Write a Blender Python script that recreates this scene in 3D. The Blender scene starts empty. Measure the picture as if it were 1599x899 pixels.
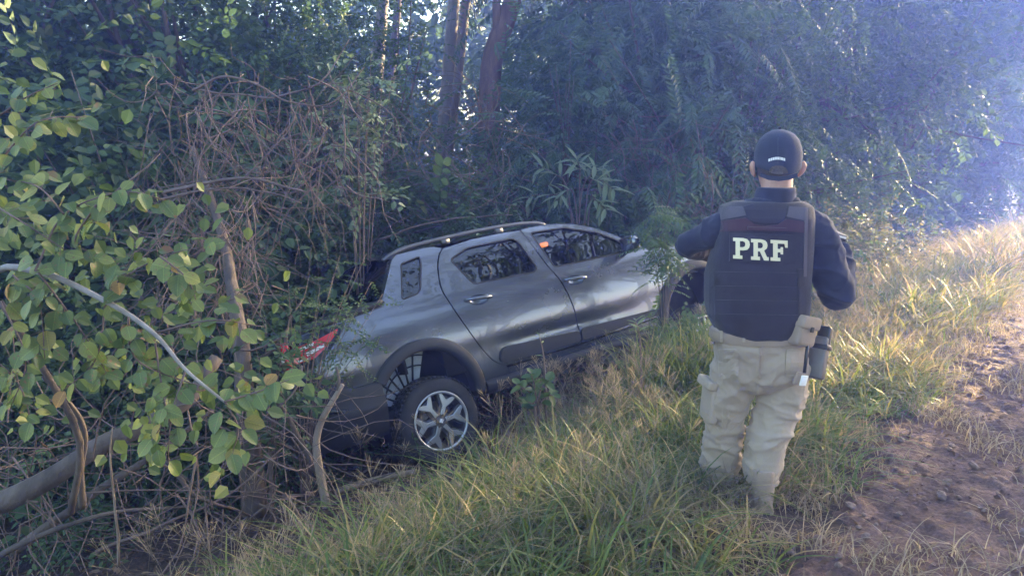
import bpy, bmesh, math, random
import numpy as np
from mathutils import Vector, Matrix
from mathutils.geometry import delaunay_2d_cdt

scn = bpy.context.scene
COL = scn.collection

# ------------------------------------------------------------ camera
PITCH = math.radians(9.8)
CAM_Z = 1.62
FPX = 1185.0                      # focal length in pixels of a 1599 px wide frame
cam_d = bpy.data.cameras.new('camera')
cam_d.sensor_width = 36.0
cam_d.lens = 36.0 * FPX / 1599.0
cam_d.clip_start = 0.05
cam_d.clip_end = 2000.0
cam = bpy.data.objects.new('camera', cam_d)
COL.objects.link(cam)
cam.location = (0, 0, CAM_Z)
cam.rotation_euler = (math.pi / 2 - PITCH, 0, 0)
scn.camera = cam

# ------------------------------------------------------------ light
SUN_AZ = math.radians(55.0)       # clockwise from +Y (the view direction)
SUN_EL = math.radians(15.0)
w = bpy.data.worlds.new('World')
scn.world = w
w.use_nodes = True
nt = w.node_tree
for n in list(nt.nodes):
    nt.nodes.remove(n)
sky = nt.nodes.new('ShaderNodeTexSky')
sky.sky_type = 'NISHITA'
sky.sun_disc = False
sky.sun_elevation = SUN_EL
sky.sun_rotation = SUN_AZ
sky.air_density = 1.0
sky.dust_density = 2.5
sky.ozone_density = 1.4
bg = nt.nodes.new('ShaderNodeBackground')
bg.inputs['Strength'].default_value = 0.14
wo = nt.nodes.new('ShaderNodeOutputWorld')
nt.links.new(sky.outputs[0], bg.inputs[0])
nt.links.new(bg.outputs[0], wo.inputs[0])
sun_d = bpy.data.lights.new('sun', 'SUN')
sun_d.energy = 5.0
sun_d.angle = math.radians(0.6)
sun_d.color = (1.0, 0.80, 0.58)
sun = bpy.data.objects.new('sun', sun_d)
COL.objects.link(sun)
SUN_DIR = Vector((math.sin(SUN_AZ) * math.cos(SUN_EL), math.cos(SUN_AZ) * math.cos(SUN_EL), math.sin(SUN_EL)))
sun.rotation_euler = SUN_DIR.to_track_quat('Z', 'Y').to_euler()
sun.location = SUN_DIR * 60

vs = scn.view_settings
vs.view_transform = 'Standard'
vs.look = 'None'
vs.exposure = 2.9
vs.gamma = 1.0
vs.use_curve_mapping = False
cy = scn.cycles
cy.max_bounces = 6
cy.diffuse_bounces = 3
cy.glossy_bounces = 3
cy.transmission_bounces = 3
cy.transparent_max_bounces = 8
cy.volume_bounces = 1
cy.use_denoising = True
cy.caustics_reflective = False
cy.caustics_refractive = False
cy.sample_clamp_indirect = 6.0

# ------------------------------------------------------------ helpers
RNG = np.random.default_rng(11)
random.seed(5)
CF = np.array([0, math.cos(PITCH), -math.sin(PITCH)])
CU = np.array([0, math.sin(PITCH), math.cos(PITCH)])

def at(px, py, Y):
    """World point seen at pixel (px,py) of the 1599x899 photograph, Y metres ahead."""
    d = np.array([(px - 799.5) / FPX, 0, 0]) - CU * ((py - 449.5) / FPX) + CF
    return np.array([0, 0, CAM_Z]) + d * (Y / d[1])

def tag(o, label=None, cat=None, group=None, kind=None):
    if label: o['label'] = label
    if cat: o['category'] = cat
    if group: o['group'] = group
    if kind: o['kind'] = kind
    return o

def thing(name, label, cat, loc=(0, 0, 0), group=None, mat=None):
    o = bpy.data.objects.new(name, None)
    o.empty_display_size = 0.2
    COL.objects.link(o)
    if mat is not None: o.matrix_world = mat
    else: o.location = loc
    return tag(o, label, cat, group)

def link(name, me, mat=None, parent=None):
    o = bpy.data.objects.new(name, me)
    COL.objects.link(o)
    if mat is not None and len(me.materials) == 0: me.materials.append(mat)
    if parent is not None: o.parent = parent
    return o

def np_mesh(name, V, F, rnd=None, smooth=True):
    """Mesh from numpy arrays; F is (m,3) or (m,4), or a list of such arrays."""
    V = np.asarray(V, dtype=np.float32).reshape(-1, 3)
    Fs = F if isinstance(F, list) else [F]
    Fs = [np.asarray(f, dtype=np.int32) for f in Fs if len(f)]
    me = bpy.data.meshes.new(name)
    me.vertices.add(len(V))
    me.vertices.foreach_set('co', V.ravel())
    loops = np.concatenate([f.ravel() for f in Fs])
    sizes = np.concatenate([np.full(len(f), f.shape[1], dtype=np.int32) for f in Fs])
    starts = np.concatenate([[0], np.cumsum(sizes)[:-1]]).astype(np.int32)
    me.loops.add(len(loops))
    me.loops.foreach_set('vertex_index', loops)
    me.polygons.add(len(sizes))
    me.polygons.foreach_set('loop_start', starts)
    me.polygons.foreach_set('use_smooth', np.full(len(sizes), smooth, dtype=bool))
    if rnd is not None:
        a = me.attributes.new('rnd', 'FLOAT', 'POINT')
        a.data.foreach_set('value', np.asarray(rnd, dtype=np.float32).ravel())
    me.update(calc_edges=True)
    me.validate()
    return me

def obj(name, V, F, mat, parent=None, rnd=None, smooth=True):
    return link(name, np_mesh(name, V, F, rnd, smooth), mat, parent)

class MB:
    """Collects simple shapes into one mesh."""
    def __init__(s): s.V = []; s.T = []; s.Q = []; s.R = []; s.n = 0
    def add(s, V, F, rnd=0.5):
        V = np.asarray(V, float).reshape(-1, 3); F = np.asarray(F, int)
        if len(F) == 0: return s
        (s.T if F.shape[1] == 3 else s.Q).append(F + s.n)
        s.V.append(V); s.R.append(np.full(len(V), rnd) if np.isscalar(rnd) else rnd); s.n += len(V)
        return s
    def mesh(s, name, smooth=True):
        F = []
        if s.T: F.append(np.concatenate(s.T))
        if s.Q: F.append(np.concatenate(s.Q))
        return np_mesh(name, np.concatenate(s.V), F, np.concatenate(s.R), smooth)
    def build(s, name, mat, parent=None, smooth=True):
        return link(name, s.mesh(name, smooth), mat, parent)
    def box(s, c, h, M=None, bev=0.0, rnd=0.5):
        V, F = box_vf(h, bev)
        if M is not None: V = V @ np.asarray(M).T
        return s.add(V + np.asarray(c, float), F, rnd)
    def tube(s, pts, rad, n=6, rnd=0.5, cap=True):
        V, F, T = tube_vf(pts, rad, n)
        k = s.n
        s.add(V, F, rnd)
        if cap and len(T): s.T.append(T + k)
        return s

def box_vf(h, bev=0.0):
    hx, hy, hz = h
    if bev <= 0:
        V = np.array([[x, y, z] for x in (-hx, hx) for y in (-hy, hy) for z in (-hz, hz)])
        F = np.array([[0, 1, 3, 2], [4, 6, 7, 5], [0, 4, 5, 1], [2, 3, 7, 6], [0, 2, 6, 4], [1, 5, 7, 3]])
        return V, F
    bm = bmesh.new()
    bmesh.ops.create_cube(bm, size=1)
    for v in bm.verts: v.co = Vector((v.co.x * 2 * hx, v.co.y * 2 * hy, v.co.z * 2 * hz))
    bmesh.ops.bevel(bm, geom=list(bm.edges), offset=bev, segments=3, affect='EDGES', profile=0.5)
    bmesh.ops.triangulate(bm, faces=list(bm.faces))
    bm.verts.index_update()
    V = np.array([v.co[:] for v in bm.verts]); F = np.array([[v.index for v in f.verts] for f in bm.faces])
    bm.free()
    return V, F

def frames(P):
    P = np.asarray(P, float)
    T = np.gradient(P, axis=0)
    T /= np.linalg.norm(T, axis=1)[:, None] + 1e-9
    ref = np.array([0, 0, 1.0]) if abs(T[0][2]) < 0.9 else np.array([1.0, 0, 0])
    A = []
    a = np.cross(T[0], ref); a /= np.linalg.norm(a)
    for t in T:
        a = a - t * (a @ t); a /= np.linalg.norm(a) + 1e-9
        A.append(a)
    A = np.array(A)
    return T, A, np.cross(T, A)

def tube_vf(pts, rad, n=6):
    P = np.asarray(pts, float)
    r = np.broadcast_to(np.asarray(rad, float), (len(P),))
    T, A, B = frames(P)
    th = np.linspace(0, 2 * np.pi, n, endpoint=False)
    V = P[:, None, :] + r[:, None, None] * (np.cos(th)[None, :, None] * A[:, None, :] + np.sin(th)[None, :, None] * B[:, None, :])
    V = V.reshape(-1, 3)
    F = []
    for i in range(len(P) - 1):
        for j in range(n):
            k = (j + 1) % n
            F.append([i * n + j, i * n + k, (i + 1) * n + k, (i + 1) * n + j])
    T_ = []
    for j in range(1, n - 1):
        T_.append([0, j + 1, j]); o = (len(P) - 1) * n; T_.append([o, o + j, o + j + 1])
    return V, np.array(F), np.array(T_)

def spline(pts, n):
    """Catmull-Rom through pts, n samples."""
    P = np.asarray(pts, float)
    P = np.concatenate([[2 * P[0] - P[1]], P, [2 * P[-1] - P[-2]]])
    m = len(P) - 3
    out = []
    for u in np.linspace(0, m - 1e-6, n):
        i = int(u); t = u - i
        p0, p1, p2, p3 = P[i:i + 4]
        out.append(0.5 * (2 * p1 + (p2 - p0) * t + (2 * p0 - 5 * p1 + 4 * p2 - p3) * t * t + (3 * p1 - p0 - 3 * p2 + p3) * t ** 3))
    return np.array(out)

def _hash(ix, iy, iz, s):
    h = (ix * 374761393 + iy * 668265263 + iz * 2147483647 + s * 1274126177) & 0xFFFFFFFF
    h = ((h ^ (h >> 13)) * 1274126177) & 0xFFFFFFFF
    return ((h ^ (h >> 16)) & 0xFFFF) / 65535.0

def vnoise(P, scale=1.0, seed=0):
    """Value noise in -1..1 at points P (n,2 or 3)."""
    P = np.asarray(P, float) * scale
    if P.shape[1] == 2: P = np.concatenate([P, np.zeros((len(P), 1))], 1)
    I = np.floor(P).astype(np.int64); f = P - I
    f = f * f * (3 - 2 * f)
    r = 0
    for dx in (0, 1):
        for dy in (0, 1):
            for dz in (0, 1):
                wgt = (f[:, 0] if dx else 1 - f[:, 0]) * (f[:, 1] if dy else 1 - f[:, 1]) * (f[:, 2] if dz else 1 - f[:, 2])
                r = r + wgt * _hash(I[:, 0] + dx, I[:, 1] + dy, I[:, 2] + dz, seed)
    return r * 2 - 1

def fbm(P, scale=1.0, octv=4, seed=0):
    r = 0; a = 1.0; t = 0
    for k in range(octv):
        r = r + a * vnoise(P, scale * 2 ** k, seed + k * 17); t += a; a *= 0.5
    return r / t

# ------------------------------------------------------------ materials
def new_mat(name):
    m = bpy.data.materials.new(name); m.use_nodes = True
    nt = m.node_tree
    for n in list(nt.nodes): nt.nodes.remove(n)
    out = nt.nodes.new('ShaderNodeOutputMaterial')
    return m, nt, out

def N(nt, t, **kw):
    n = nt.nodes.new(t)
    for k, v in kw.items():
        if k in n.inputs: n.inputs[k].default_value = v
        else: setattr(n, k, v)
    return n

def ramp(nt, fac, stops):
    r = nt.nodes.new('ShaderNodeValToRGB')
    e = r.color_ramp.elements
    while len(e) < len(stops): e.new(0.5)
    for i, (p, c) in enumerate(stops):
        e[i].position = p; e[i].color = (*c, 1)
    nt.links.new(fac, r.inputs[0])
    return r

def leaf_mat(name, stops, trans=0.35, rough=0.5, spec=0.35, near=False):
    m, nt, out = new_mat(name)
    at_ = N(nt, 'ShaderNodeAttribute', attribute_name='rnd')
    oi = N(nt, 'ShaderNodeObjectInfo')
    tc = N(nt, 'ShaderNodeTexCoord')
    nz = N(nt, 'ShaderNodeTexNoise', Scale=9.0, Detail=3.0)
    nt.links.new(tc.outputs['Object'], nz.inputs['Vector'])
    a1 = N(nt, 'ShaderNodeMath', operation='MULTIPLY_ADD')
    nt.links.new(oi.outputs['Random'], a1.inputs[0]); a1.inputs[1].default_value = 0.16; nt.links.new(at_.outputs['Fac'], a1.inputs[2])
    a2 = N(nt, 'ShaderNodeMath', operation='MULTIPLY_ADD')
    nt.links.new(nz.outputs['Fac'], a2.inputs[0]); a2.inputs[1].default_value = 0.3; nt.links.new(a1.outputs[0], a2.inputs[2])
    a3 = N(nt, 'ShaderNodeMath', operation='SUBTRACT'); nt.links.new(a2.outputs[0], a3.inputs[0]); a3.inputs[1].default_value = 0.23
    r = ramp(nt, a3.outputs[0], stops)
    if near:                                            # pale midrib and side veins, brown blemishes
        sx = N(nt, 'ShaderNodeSeparateXYZ'); nt.links.new(tc.outputs['Object'], sx.inputs[0])
        ab = N(nt, 'ShaderNodeMath', operation='ABSOLUTE'); nt.links.new(sx.outputs['X'], ab.inputs[0])
        rb = ramp(nt, ab.outputs[0], [(0.008, (1.45, 1.4, 1.3)), (0.03, (1, 1, 1))])
        sy = N(nt, 'ShaderNodeMath', operation='MULTIPLY_ADD'); nt.links.new(ab.outputs[0], sy.inputs[0]); sy.inputs[1].default_value = -0.75; nt.links.new(sx.outputs['Y'], sy.inputs[2])
        sn = N(nt, 'ShaderNodeMath', operation='SINE'); sm_ = N(nt, 'ShaderNodeMath', operation='MULTIPLY'); nt.links.new(sy.outputs[0], sm_.inputs[0]); sm_.inputs[1].default_value = 46.0; nt.links.new(sm_.outputs[0], sn.inputs[0])
        rv = ramp(nt, sn.outputs[0], [(0.80, (1, 1, 1)), (1.0, (1.22, 1.2, 1.15))])
        m1 = N(nt, 'ShaderNodeMixRGB', blend_type='MULTIPLY'); m1.inputs[0].default_value = 1; nt.links.new(r.outputs[0], m1.inputs[1]); nt.links.new(rb.outputs[0], m1.inputs[2])
        m2 = N(nt, 'ShaderNodeMixRGB', blend_type='MULTIPLY'); m2.inputs[0].default_value = 1; nt.links.new(m1.outputs[0], m2.inputs[1]); nt.links.new(rv.outputs[0], m2.inputs[2])
        mp = N(nt, 'ShaderNodeVectorMath', operation='ADD'); nt.links.new(tc.outputs['Object'], mp.inputs[0]); nt.links.new(oi.outputs['Location'], mp.inputs[1])
        n2 = N(nt, 'ShaderNodeTexNoise', Scale=5.0, Detail=4.0, Roughness=0.65); nt.links.new(mp.outputs[0], n2.inputs['Vector'])
        r2 = ramp(nt, n2.outputs['Fac'], [(0.60, (0, 0, 0)), (0.68, (1, 1, 1))])
        m3 = N(nt, 'ShaderNodeMixRGB'); nt.links.new(r2.outputs[0], m3.inputs[0]); nt.links.new(m2.outputs[0], m3.inputs[1]); m3.inputs[2].default_value = (.17, .10, .05, 1)
        r = m3
    p = N(nt, 'ShaderNodeBsdfPrincipled', Roughness=rough)
    p.inputs['Specular IOR Level'].default_value = spec
    nt.links.new(r.outputs[0], p.inputs['Base Color'])
    tr = N(nt, 'ShaderNodeBsdfTranslucent')
    hs = N(nt, 'ShaderNodeHueSaturation', Saturation=1.1, Value=1.3)
    nt.links.new(r.outputs[0], hs.inputs['Color']); nt.links.new(hs.outputs[0], tr.inputs['Color'])
    mx = N(nt, 'ShaderNodeMixShader'); mx.inputs[0].default_value = trans
    nt.links.new(p.outputs[0], mx.inputs[1]); nt.links.new(tr.outputs[0], mx.inputs[2])
    nt.links.new(mx.outputs[0], out.inputs[0])
    return m

def solid_mat(name, c1, c2=None, rough=0.6, metal=0.0, spec=0.5, scale=6.0, bump=0.0, bscale=60.0, coat=0.0, stretch=None, detail=4.0, sheen=0.0):
    m, nt, out = new_mat(name)
    p = N(nt, 'ShaderNodeBsdfPrincipled', Roughness=rough, Metallic=metal)
    p.inputs['Specular IOR Level'].default_value = spec
    p.inputs['Coat Weight'].default_value = coat
    p.inputs['Coat Roughness'].default_value = 0.06
    p.inputs['Sheen Weight'].default_value = sheen
    tc = N(nt, 'ShaderNodeTexCoord')
    vec = tc.outputs['Object']
    if stretch:
        mp = N(nt, 'ShaderNodeMapping'); mp.inputs['Scale'].default_value = stretch
        nt.links.new(vec, mp.inputs[0]); vec = mp.outputs[0]
    if c2 is None: p.inputs['Base Color'].default_value = (*c1, 1)
    else:
        nz = N(nt, 'ShaderNodeTexNoise', Scale=scale, Detail=detail, Roughness=0.6)
        nt.links.new(vec, nz.inputs['Vector'])
        r = ramp(nt, nz.outputs['Fac'], [(0.3, c1), (0.7, c2)])
        nt.links.new(r.outputs[0], p.inputs['Base Color'])
    if bump > 0:
        nb = N(nt, 'ShaderNodeTexNoise', Scale=bscale, Detail=5.0, Roughness=0.65)
        nt.links.new(vec, nb.inputs['Vector'])
        b = N(nt, 'ShaderNodeBump', Strength=bump, Distance=0.01)
        nt.links.new(nb.outputs['Fac'], b.inputs['Height']); nt.links.new(b.outputs[0], p.inputs['Normal'])
    nt.links.new(p.outputs[0], out.inputs[0])
    return m

def emit_mat(name, c, s):
    m, nt, out = new_mat(name)
    e = N(nt, 'ShaderNodeEmission', Strength=s); e.inputs[0].default_value = (*c, 1)
    nt.links.new(e.outputs[0], out.inputs[0])
    return m

def glass_mat(name, tint, ior=1.5, rough=0.0):
    m, nt, out = new_mat(name)
    t = N(nt, 'ShaderNodeBsdfTransparent'); t.inputs[0].default_value = (*tint, 1)
    g = N(nt, 'ShaderNodeBsdfGlossy', Roughness=rough)
    fr = N(nt, 'ShaderNodeFresnel', IOR=ior)
    mx = N(nt, 'ShaderNodeMixShader')
    nt.links.new(fr.outputs[0], mx.inputs[0]); nt.links.new(t.outputs[0], mx.inputs[1]); nt.links.new(g.outputs[0], mx.inputs[2])
    nt.links.new(mx.outputs[0], out.inputs[0])
    return m
# ------------------------------------------------------------ ground
EX, EY = 0.638, 0.770             # direction of the road edge
def road_s(x, y):                 # metres left of the road edge
    return (x - 1.1) * -EY + (y - 2.74) * EX
def road_t(x, y):
    return (x - 1.1) * EX + (y - 2.74) * EY

_SK = np.array([-300, -40, -5, -1.0, 0.0, 0.45, 1.1, 1.92, 2.7, 3.43, 4.2, 4.9, 6.0, 8.0, 11, 16, 30, 60, 120, 300])
_ZK = np.array([0.5, 0.3, 0.03, 0.02, 0.0, -0.02, -0.10, -0.25, -0.56, -0.72, -1.0, -1.02, -0.75, -0.35, -0.1, 0.15, 0.6, 1.2, 1.8, 2.2])
def ground_h(x, y, rough=True):
    x = np.asarray(x, float); y = np.asarray(y, float)
    s = road_s(x, y)
    z = (np.interp(s, _SK, _ZK) + np.interp(s - 0.25, _SK, _ZK) + np.interp(s + 0.25, _SK, _ZK)) / 3
    if rough:
        P = np.stack([x.ravel(), y.ravel()], 1)
        k = np.clip((s + 0.3) / 0.8, 0.25, 1)
        z = z + (fbm(P, 1.3, 4, 3).reshape(x.shape) * 0.05) * k + (vnoise(P, 0.12, 8).reshape(x.shape) * 0.12) * np.clip((s - 5) / 6, 0, 3)
    return z
def gz(x, y): return float(ground_h(np.array([x]), np.array([y]))[0])

def grid_faces(nx, ny):
    i, j = np.meshgrid(np.arange(nx - 1), np.arange(ny - 1), indexing='ij')
    a = (i * ny + j).ravel()
    return np.stack([a, a + ny, a + ny + 1, a + 1], 1)

def soil_mat():
    m, nt, out = new_mat('forest_soil')
    tc = N(nt, 'ShaderNodeTexCoord')
    n1 = N(nt, 'ShaderNodeTexNoise', Scale=2.2, Detail=6.0, Roughness=0.65)
    n2 = N(nt, 'ShaderNodeTexNoise', Scale=38.0, Detail=6.0, Roughness=0.7)
    for n in (n1, n2): nt.links.new(tc.outputs['Object'], n.inputs['Vector'])
    r1 = ramp(nt, n1.outputs['Fac'], [(0.3, (0.035, 0.024, 0.020)), (0.7, (0.085, 0.058, 0.045))])
    r2 = ramp(nt, n2.outputs['Fac'], [(0.35, (0.45, 0.4, 0.4)), (0.7, (1.5, 1.4, 1.3))])
    mx = N(nt, 'ShaderNodeMixRGB', blend_type='MULTIPLY'); mx.inputs[0].default_value = 1
    nt.links.new(r1.outputs[0], mx.inputs[1]); nt.links.new(r2.outputs[0], mx.inputs[2])
    p = N(nt, 'ShaderNodeBsdfPrincipled', Roughness=0.95)
    nt.links.new(mx.outputs[0], p.inputs['Base Color'])
    b = N(nt, 'ShaderNodeBump', Strength=0.9, Distance=0.03)
    nt.links.new(n2.outputs['Fac'], b.inputs['Height']); nt.links.new(b.outputs[0], p.inputs['Normal'])
    nt.links.new(p.outputs[0], out.inputs[0])
    return m
def dirt_mat():
    m, nt, out = new_mat('red_dirt')
    tc = N(nt, 'ShaderNodeTexCoord')
    n1 = N(nt, 'ShaderNodeTexNoise', Scale=1.6, Detail=7.0, Roughness=0.6)
    n2 = N(nt, 'ShaderNodeTexNoise', Scale=55.0, Detail=6.0, Roughness=0.75)
    v = N(nt, 'ShaderNodeTexVoronoi', Scale=34.0)
    for n in (n1, n2, v): nt.links.new(tc.outputs['Object'], n.inputs['Vector'])
    r1 = ramp(nt, n1.outputs['Fac'], [(0.3, (0.090, 0.054, 0.047)), (0.55, (0.155, 0.096, 0.083)), (0.75, (0.23, 0.155, 0.135))])
    r2 = ramp(nt, n2.outputs['Fac'], [(0.35, (0.55, 0.5, 0.5)), (0.7, (1.4, 1.35, 1.3))])
    mx = N(nt, 'ShaderNodeMixRGB', blend_type='MULTIPLY'); mx.inputs[0].default_value = 1
    nt.links.new(r1.outputs[0], mx.inputs[1]); nt.links.new(r2.outputs[0], mx.inputs[2])
    p = N(nt, 'ShaderNodeBsdfPrincipled', Roughness=0.85)
    p.inputs['Specular IOR Level'].default_value = 0.3
    nt.links.new(mx.outputs[0], p.inputs['Base Color'])
    b = N(nt, 'ShaderNodeBump', Strength=0.8, Distance=0.02)
    ad = N(nt, 'ShaderNodeMath', operation='SUBTRACT')
    nt.links.new(n2.outputs['Fac'], ad.inputs[0]); nt.links.new(v.outputs['Distance'], ad.inputs[1])
    nt.links.new(ad.outputs[0], b.inputs['Height']); nt.links.new(b.outputs[0], p.inputs['Normal'])
    nt.links.new(p.outputs[0], out.inputs[0])
    return m
M_soil = soil_mat(); M_dirt = dirt_mat()

u = np.sinh(np.linspace(-4.6, 4.6, 170)) / math.sinh(4.6) * 160
v = np.sinh(np.linspace(-4.6, 4.6, 170)) / math.sinh(4.6) * 160
# refine near the scene by a dense patch merged into the axis values
u = np.unique(np.concatenate([u, np.linspace(-6, 6, 120)])); v = np.unique(np.concatenate([v + 5, np.linspace(1.5, 11, 100)]))
X, Y = np.meshgrid(u, v, indexing='ij')
Z = ground_h(X, Y)
Z = np.where(road_s(X, Y) < -0.3, Z - 0.06, Z)
g = obj('ground', np.stack([X, Y, Z], -1).reshape(-1, 3), grid_faces(len(u), len(v)), M_soil)
tag(g, kind='structure')

# red dirt track along the grass verge
tt = np.unique(np.concatenate([np.arange(-6, 6, 0.022), 6 + np.cumsum(np.linspace(0.05, 3, 90))]))
ss = np.unique(np.concatenate([np.arange(-3.2, 0.72, 0.022), -3.2 - np.cumsum(np.linspace(0.06, 0.5, 14))]))
T_, S_ = np.meshgrid(tt, ss, indexing='ij')
PX_ = 1.1 + T_ * EX - S_ * EY; PY_ = 2.74 + T_ * EY + S_ * EX
P2 = np.stack([PX_.ravel(), PY_.ravel()], 1)
edge = (0.30 * fbm(P2, 1.1, 4, 21) + 0.16 * fbm(P2, 5.0, 3, 23)).reshape(T_.shape) + 0.08
Zp = ground_h(PX_, PY_) + 0.012
near = np.clip((9 - T_) / 4, 0.15, 1)
cl = fbm(P2, 13.0, 3, 31).reshape(T_.shape); cl2 = vnoise(P2, 26.0, 41).reshape(T_.shape)
Zp = Zp + near * (np.clip(cl, -0.1, 1) * 0.027 + np.clip(cl2, 0, 1) * 0.014 * (cl > -0.15))
Zp = Zp - np.clip((S_ - edge) / 0.25, 0, 1) * 0.11           # dives under the soil at its ragged edge
pth = obj('dirt_track', np.stack([PX_, PY_, Zp], -1).reshape(-1, 3), grid_faces(len(tt), len(ss)), M_dirt)
tag(pth, kind='structure')

def rock_vf(seed, sub=1):
    bm = bmesh.new(); bmesh.ops.create_icosphere(bm, subdivisions=sub, radius=1.0)
    V = np.array([v.co[:] for v in bm.verts]); F = np.array([[v.index for v in f.verts] for f in bm.faces]); bm.free()
    V = V * (1 + 0.32 * vnoise(V + seed * 3.1, 1.4, seed))[:, None] * np.array([1, 0.8, 0.55])
    return V, F
clods = [np_mesh('clod', *rock_vf(k, 1), smooth=False) for k in range(5)]
M_clod = solid_mat('dry_clod', (0.13, 0.082, 0.070), (0.24, 0.165, 0.14), rough=0.9, scale=1.2, bump=0.5, bscale=6)
for me in clods: me.materials.append(M_clod)
rs = np.random.default_rng(3)
kk = 0
while kk < 170:
    t_ = rs.uniform(-0.6, 4.5) ; s_ = -rs.uniform(-0.15, 2.2)
    x = 1.1 + t_ * EX - s_ * EY; y = 2.74 + t_ * EY + s_ * EX
    if abs(x) > 0.72 * y + 0.2 or y < 2.75: continue
    r = 0.012 + 0.022 * rs.random() ** 2
    o = link('clod', clods[kk % 5], None, pth)
    o.location = (x, y, gz(x, y) + 0.02 + 0.3 * r); o.scale = (r, r, r); o.rotation_euler = (rs.uniform(-.5, .5), rs.uniform(-.5, .5), rs.uniform(0, 6.3))
    kk += 1
# finer crumbs of the same soil, nobody could count them
def scatter_rocks(name, n, trange, srange, r0, r1, mat, seed):
    rs = np.random.default_rng(seed)
    t_ = rs.uniform(*trange, n); s_ = rs.uniform(*srange, n)
    x = 1.1 + t_ * EX - s_ * EY; y = 2.74 + t_ * EY + s_ * EX
    z = ground_h(x, y) + 0.018
    Vs = []; Fs = []; k = 0
    tmpl = [rock_vf(q, 1) for q in range(6)]
    for i in range(n):
        V, F = tmpl[i % 6]
        r = r0 + (r1 - r0) * rs.random() ** 2.5
        a = rs.uniform(0, 6.3); c, s = math.cos(a), math.sin(a)
        R = np.array([[c, -s, 0], [s, c, 0], [0, 0, 1]])
        Vs.append(V @ R.T * r + [x[i], y[i], z[i]]); Fs.append(F + k); k += len(V)
    o = obj(name, np.concatenate(Vs), np.concatenate(Fs), mat, smooth=False)
    return tag(o, kind='stuff')
cr = scatter_rocks('loose_soil', 5200, (-1.2, 8), (-3.2, 0.3), 0.003, 0.017, M_dirt, 5)
tag(cr, 'small loose crumbs of red soil scattered over the dirt track', 'soil')
# ------------------------------------------------------------ the pickup, in its own frame: x forward, y left, z up
def paint_mat():
    m, nt, out = new_mat('grey_paint')
    tc = N(nt, 'ShaderNodeTexCoord')
    n1 = N(nt, 'ShaderNodeTexNoise', Scale=3.0, Detail=5.0, Roughness=0.6)
    nt.links.new(tc.outputs['Object'], n1.inputs['Vector'])
    p = N(nt, 'ShaderNodeBsdfPrincipled', Metallic=0.75, Roughness=0.34)
    r = ramp(nt, n1.outputs['Fac'], [(0.3, (0.115, 0.122, 0.142)), (0.75, (0.138, 0.143, 0.162))])
    nt.links.new(r.outputs[0], p.inputs['Base Color'])
    rr = ramp(nt, n1.outputs['Fac'], [(0.3, (0.20,) * 3), (0.75, (0.30,) * 3)])
    nt.links.new(rr.outputs[0], p.inputs['Roughness'])
    p.inputs['Coat Weight'].default_value = 1.0; p.inputs['Coat Roughness'].default_value = 0.02
    nt.links.new(p.outputs[0], out.inputs[0])
    return m
M_paint = paint_mat()
M_plast = solid_mat('black_plastic', (0.018, 0.0185, 0.020), (0.030, 0.030, 0.032), rough=0.6, spec=0.35, scale=4, bump=0.12, bscale=350)
M_gap = solid_mat('black_rubber', (0.008, 0.008, 0.009), rough=0.7)
M_under = solid_mat('underbody', (0.012, 0.011, 0.011), (0.03, 0.025, 0.022), rough=0.85, scale=7)
M_tyre = solid_mat('tyre_rubber', (0.020, 0.019, 0.020), (0.050, 0.043, 0.040), rough=0.85, scale=5, bump=0.25, bscale=120)
M_alloy = solid_mat('machined_alloy', (0.56, 0.56, 0.58), (0.42, 0.42, 0.44), rough=0.32, metal=0.7, scale=5)
M_alloyd = solid_mat('dark_alloy', (0.11, 0.11, 0.125), (0.16, 0.155, 0.16), rough=0.45, metal=0.7, scale=8)
M_steel = solid_mat('brake_steel', (0.10, 0.085, 0.075), (0.20, 0.17, 0.15), rough=0.5, metal=0.7, scale=14)
M_glass = glass_mat('tinted_glass', (0.085, 0.09, 0.088), 1.85)
M_gloss = solid_mat('gloss_black', (0.012, 0.012, 0.013), rough=0.12)
M_red = solid_mat('red_lens', (0.62, 0.035, 0.045), (0.45, 0.02, 0.03), rough=0.12, scale=18, coat=0.8)
M_clear = solid_mat('clear_lens', (0.72, 0.72, 0.74), rough=0.1, coat=0.8)
M_seat = solid_mat('seat_fabric', (0.03, 0.03, 0.033), (0.05, 0.048, 0.048), rough=0.85, scale=30)
M_seat_refl = solid_mat('tan_seat_and_reflection', (0.36, 0.17, 0.08), (0.28, 0.13, 0.06), rough=0.8, scale=10)  # seat cloth; its tan also colours the orange window reflection
M_amber = emit_mat('reflected_amber_glow', (1.0, 0.24, 0.05), 2.2)  # emission in place of an amber reflection on the glass
M_liner = solid_mat('wheel_well_liner', (0.40, 0.42, 0.46), (0.55, 0.57, 0.62), rough=0.7, scale=9)
M_canvas = solid_mat('black_canvas', (0.018, 0.018, 0.02), (0.03, 0.03, 0.032), rough=0.8, scale=8, bump=0.3, bscale=200)

CA = np.array([0.830, 0.545, 0.115]); CA /= np.linalg.norm(CA)
CL = np.array([-0.505, 0.824, -0.257]); CL -= CA * (CL @ CA); CL /= np.linalg.norm(CL)
CUP = np.cross(CA, CL)
CO = np.array([-0.847, 5.834, -0.765])
CARM = Matrix(((CA[0], CL[0], CUP[0], CO[0]), (CA[1], CL[1], CUP[1], CO[1]), (CA[2], CL[2], CUP[2], CO[2]), (0, 0, 0, 1)))
def carw(x, y, z): return CO + CA * x + CL * y + CUP * z

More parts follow.
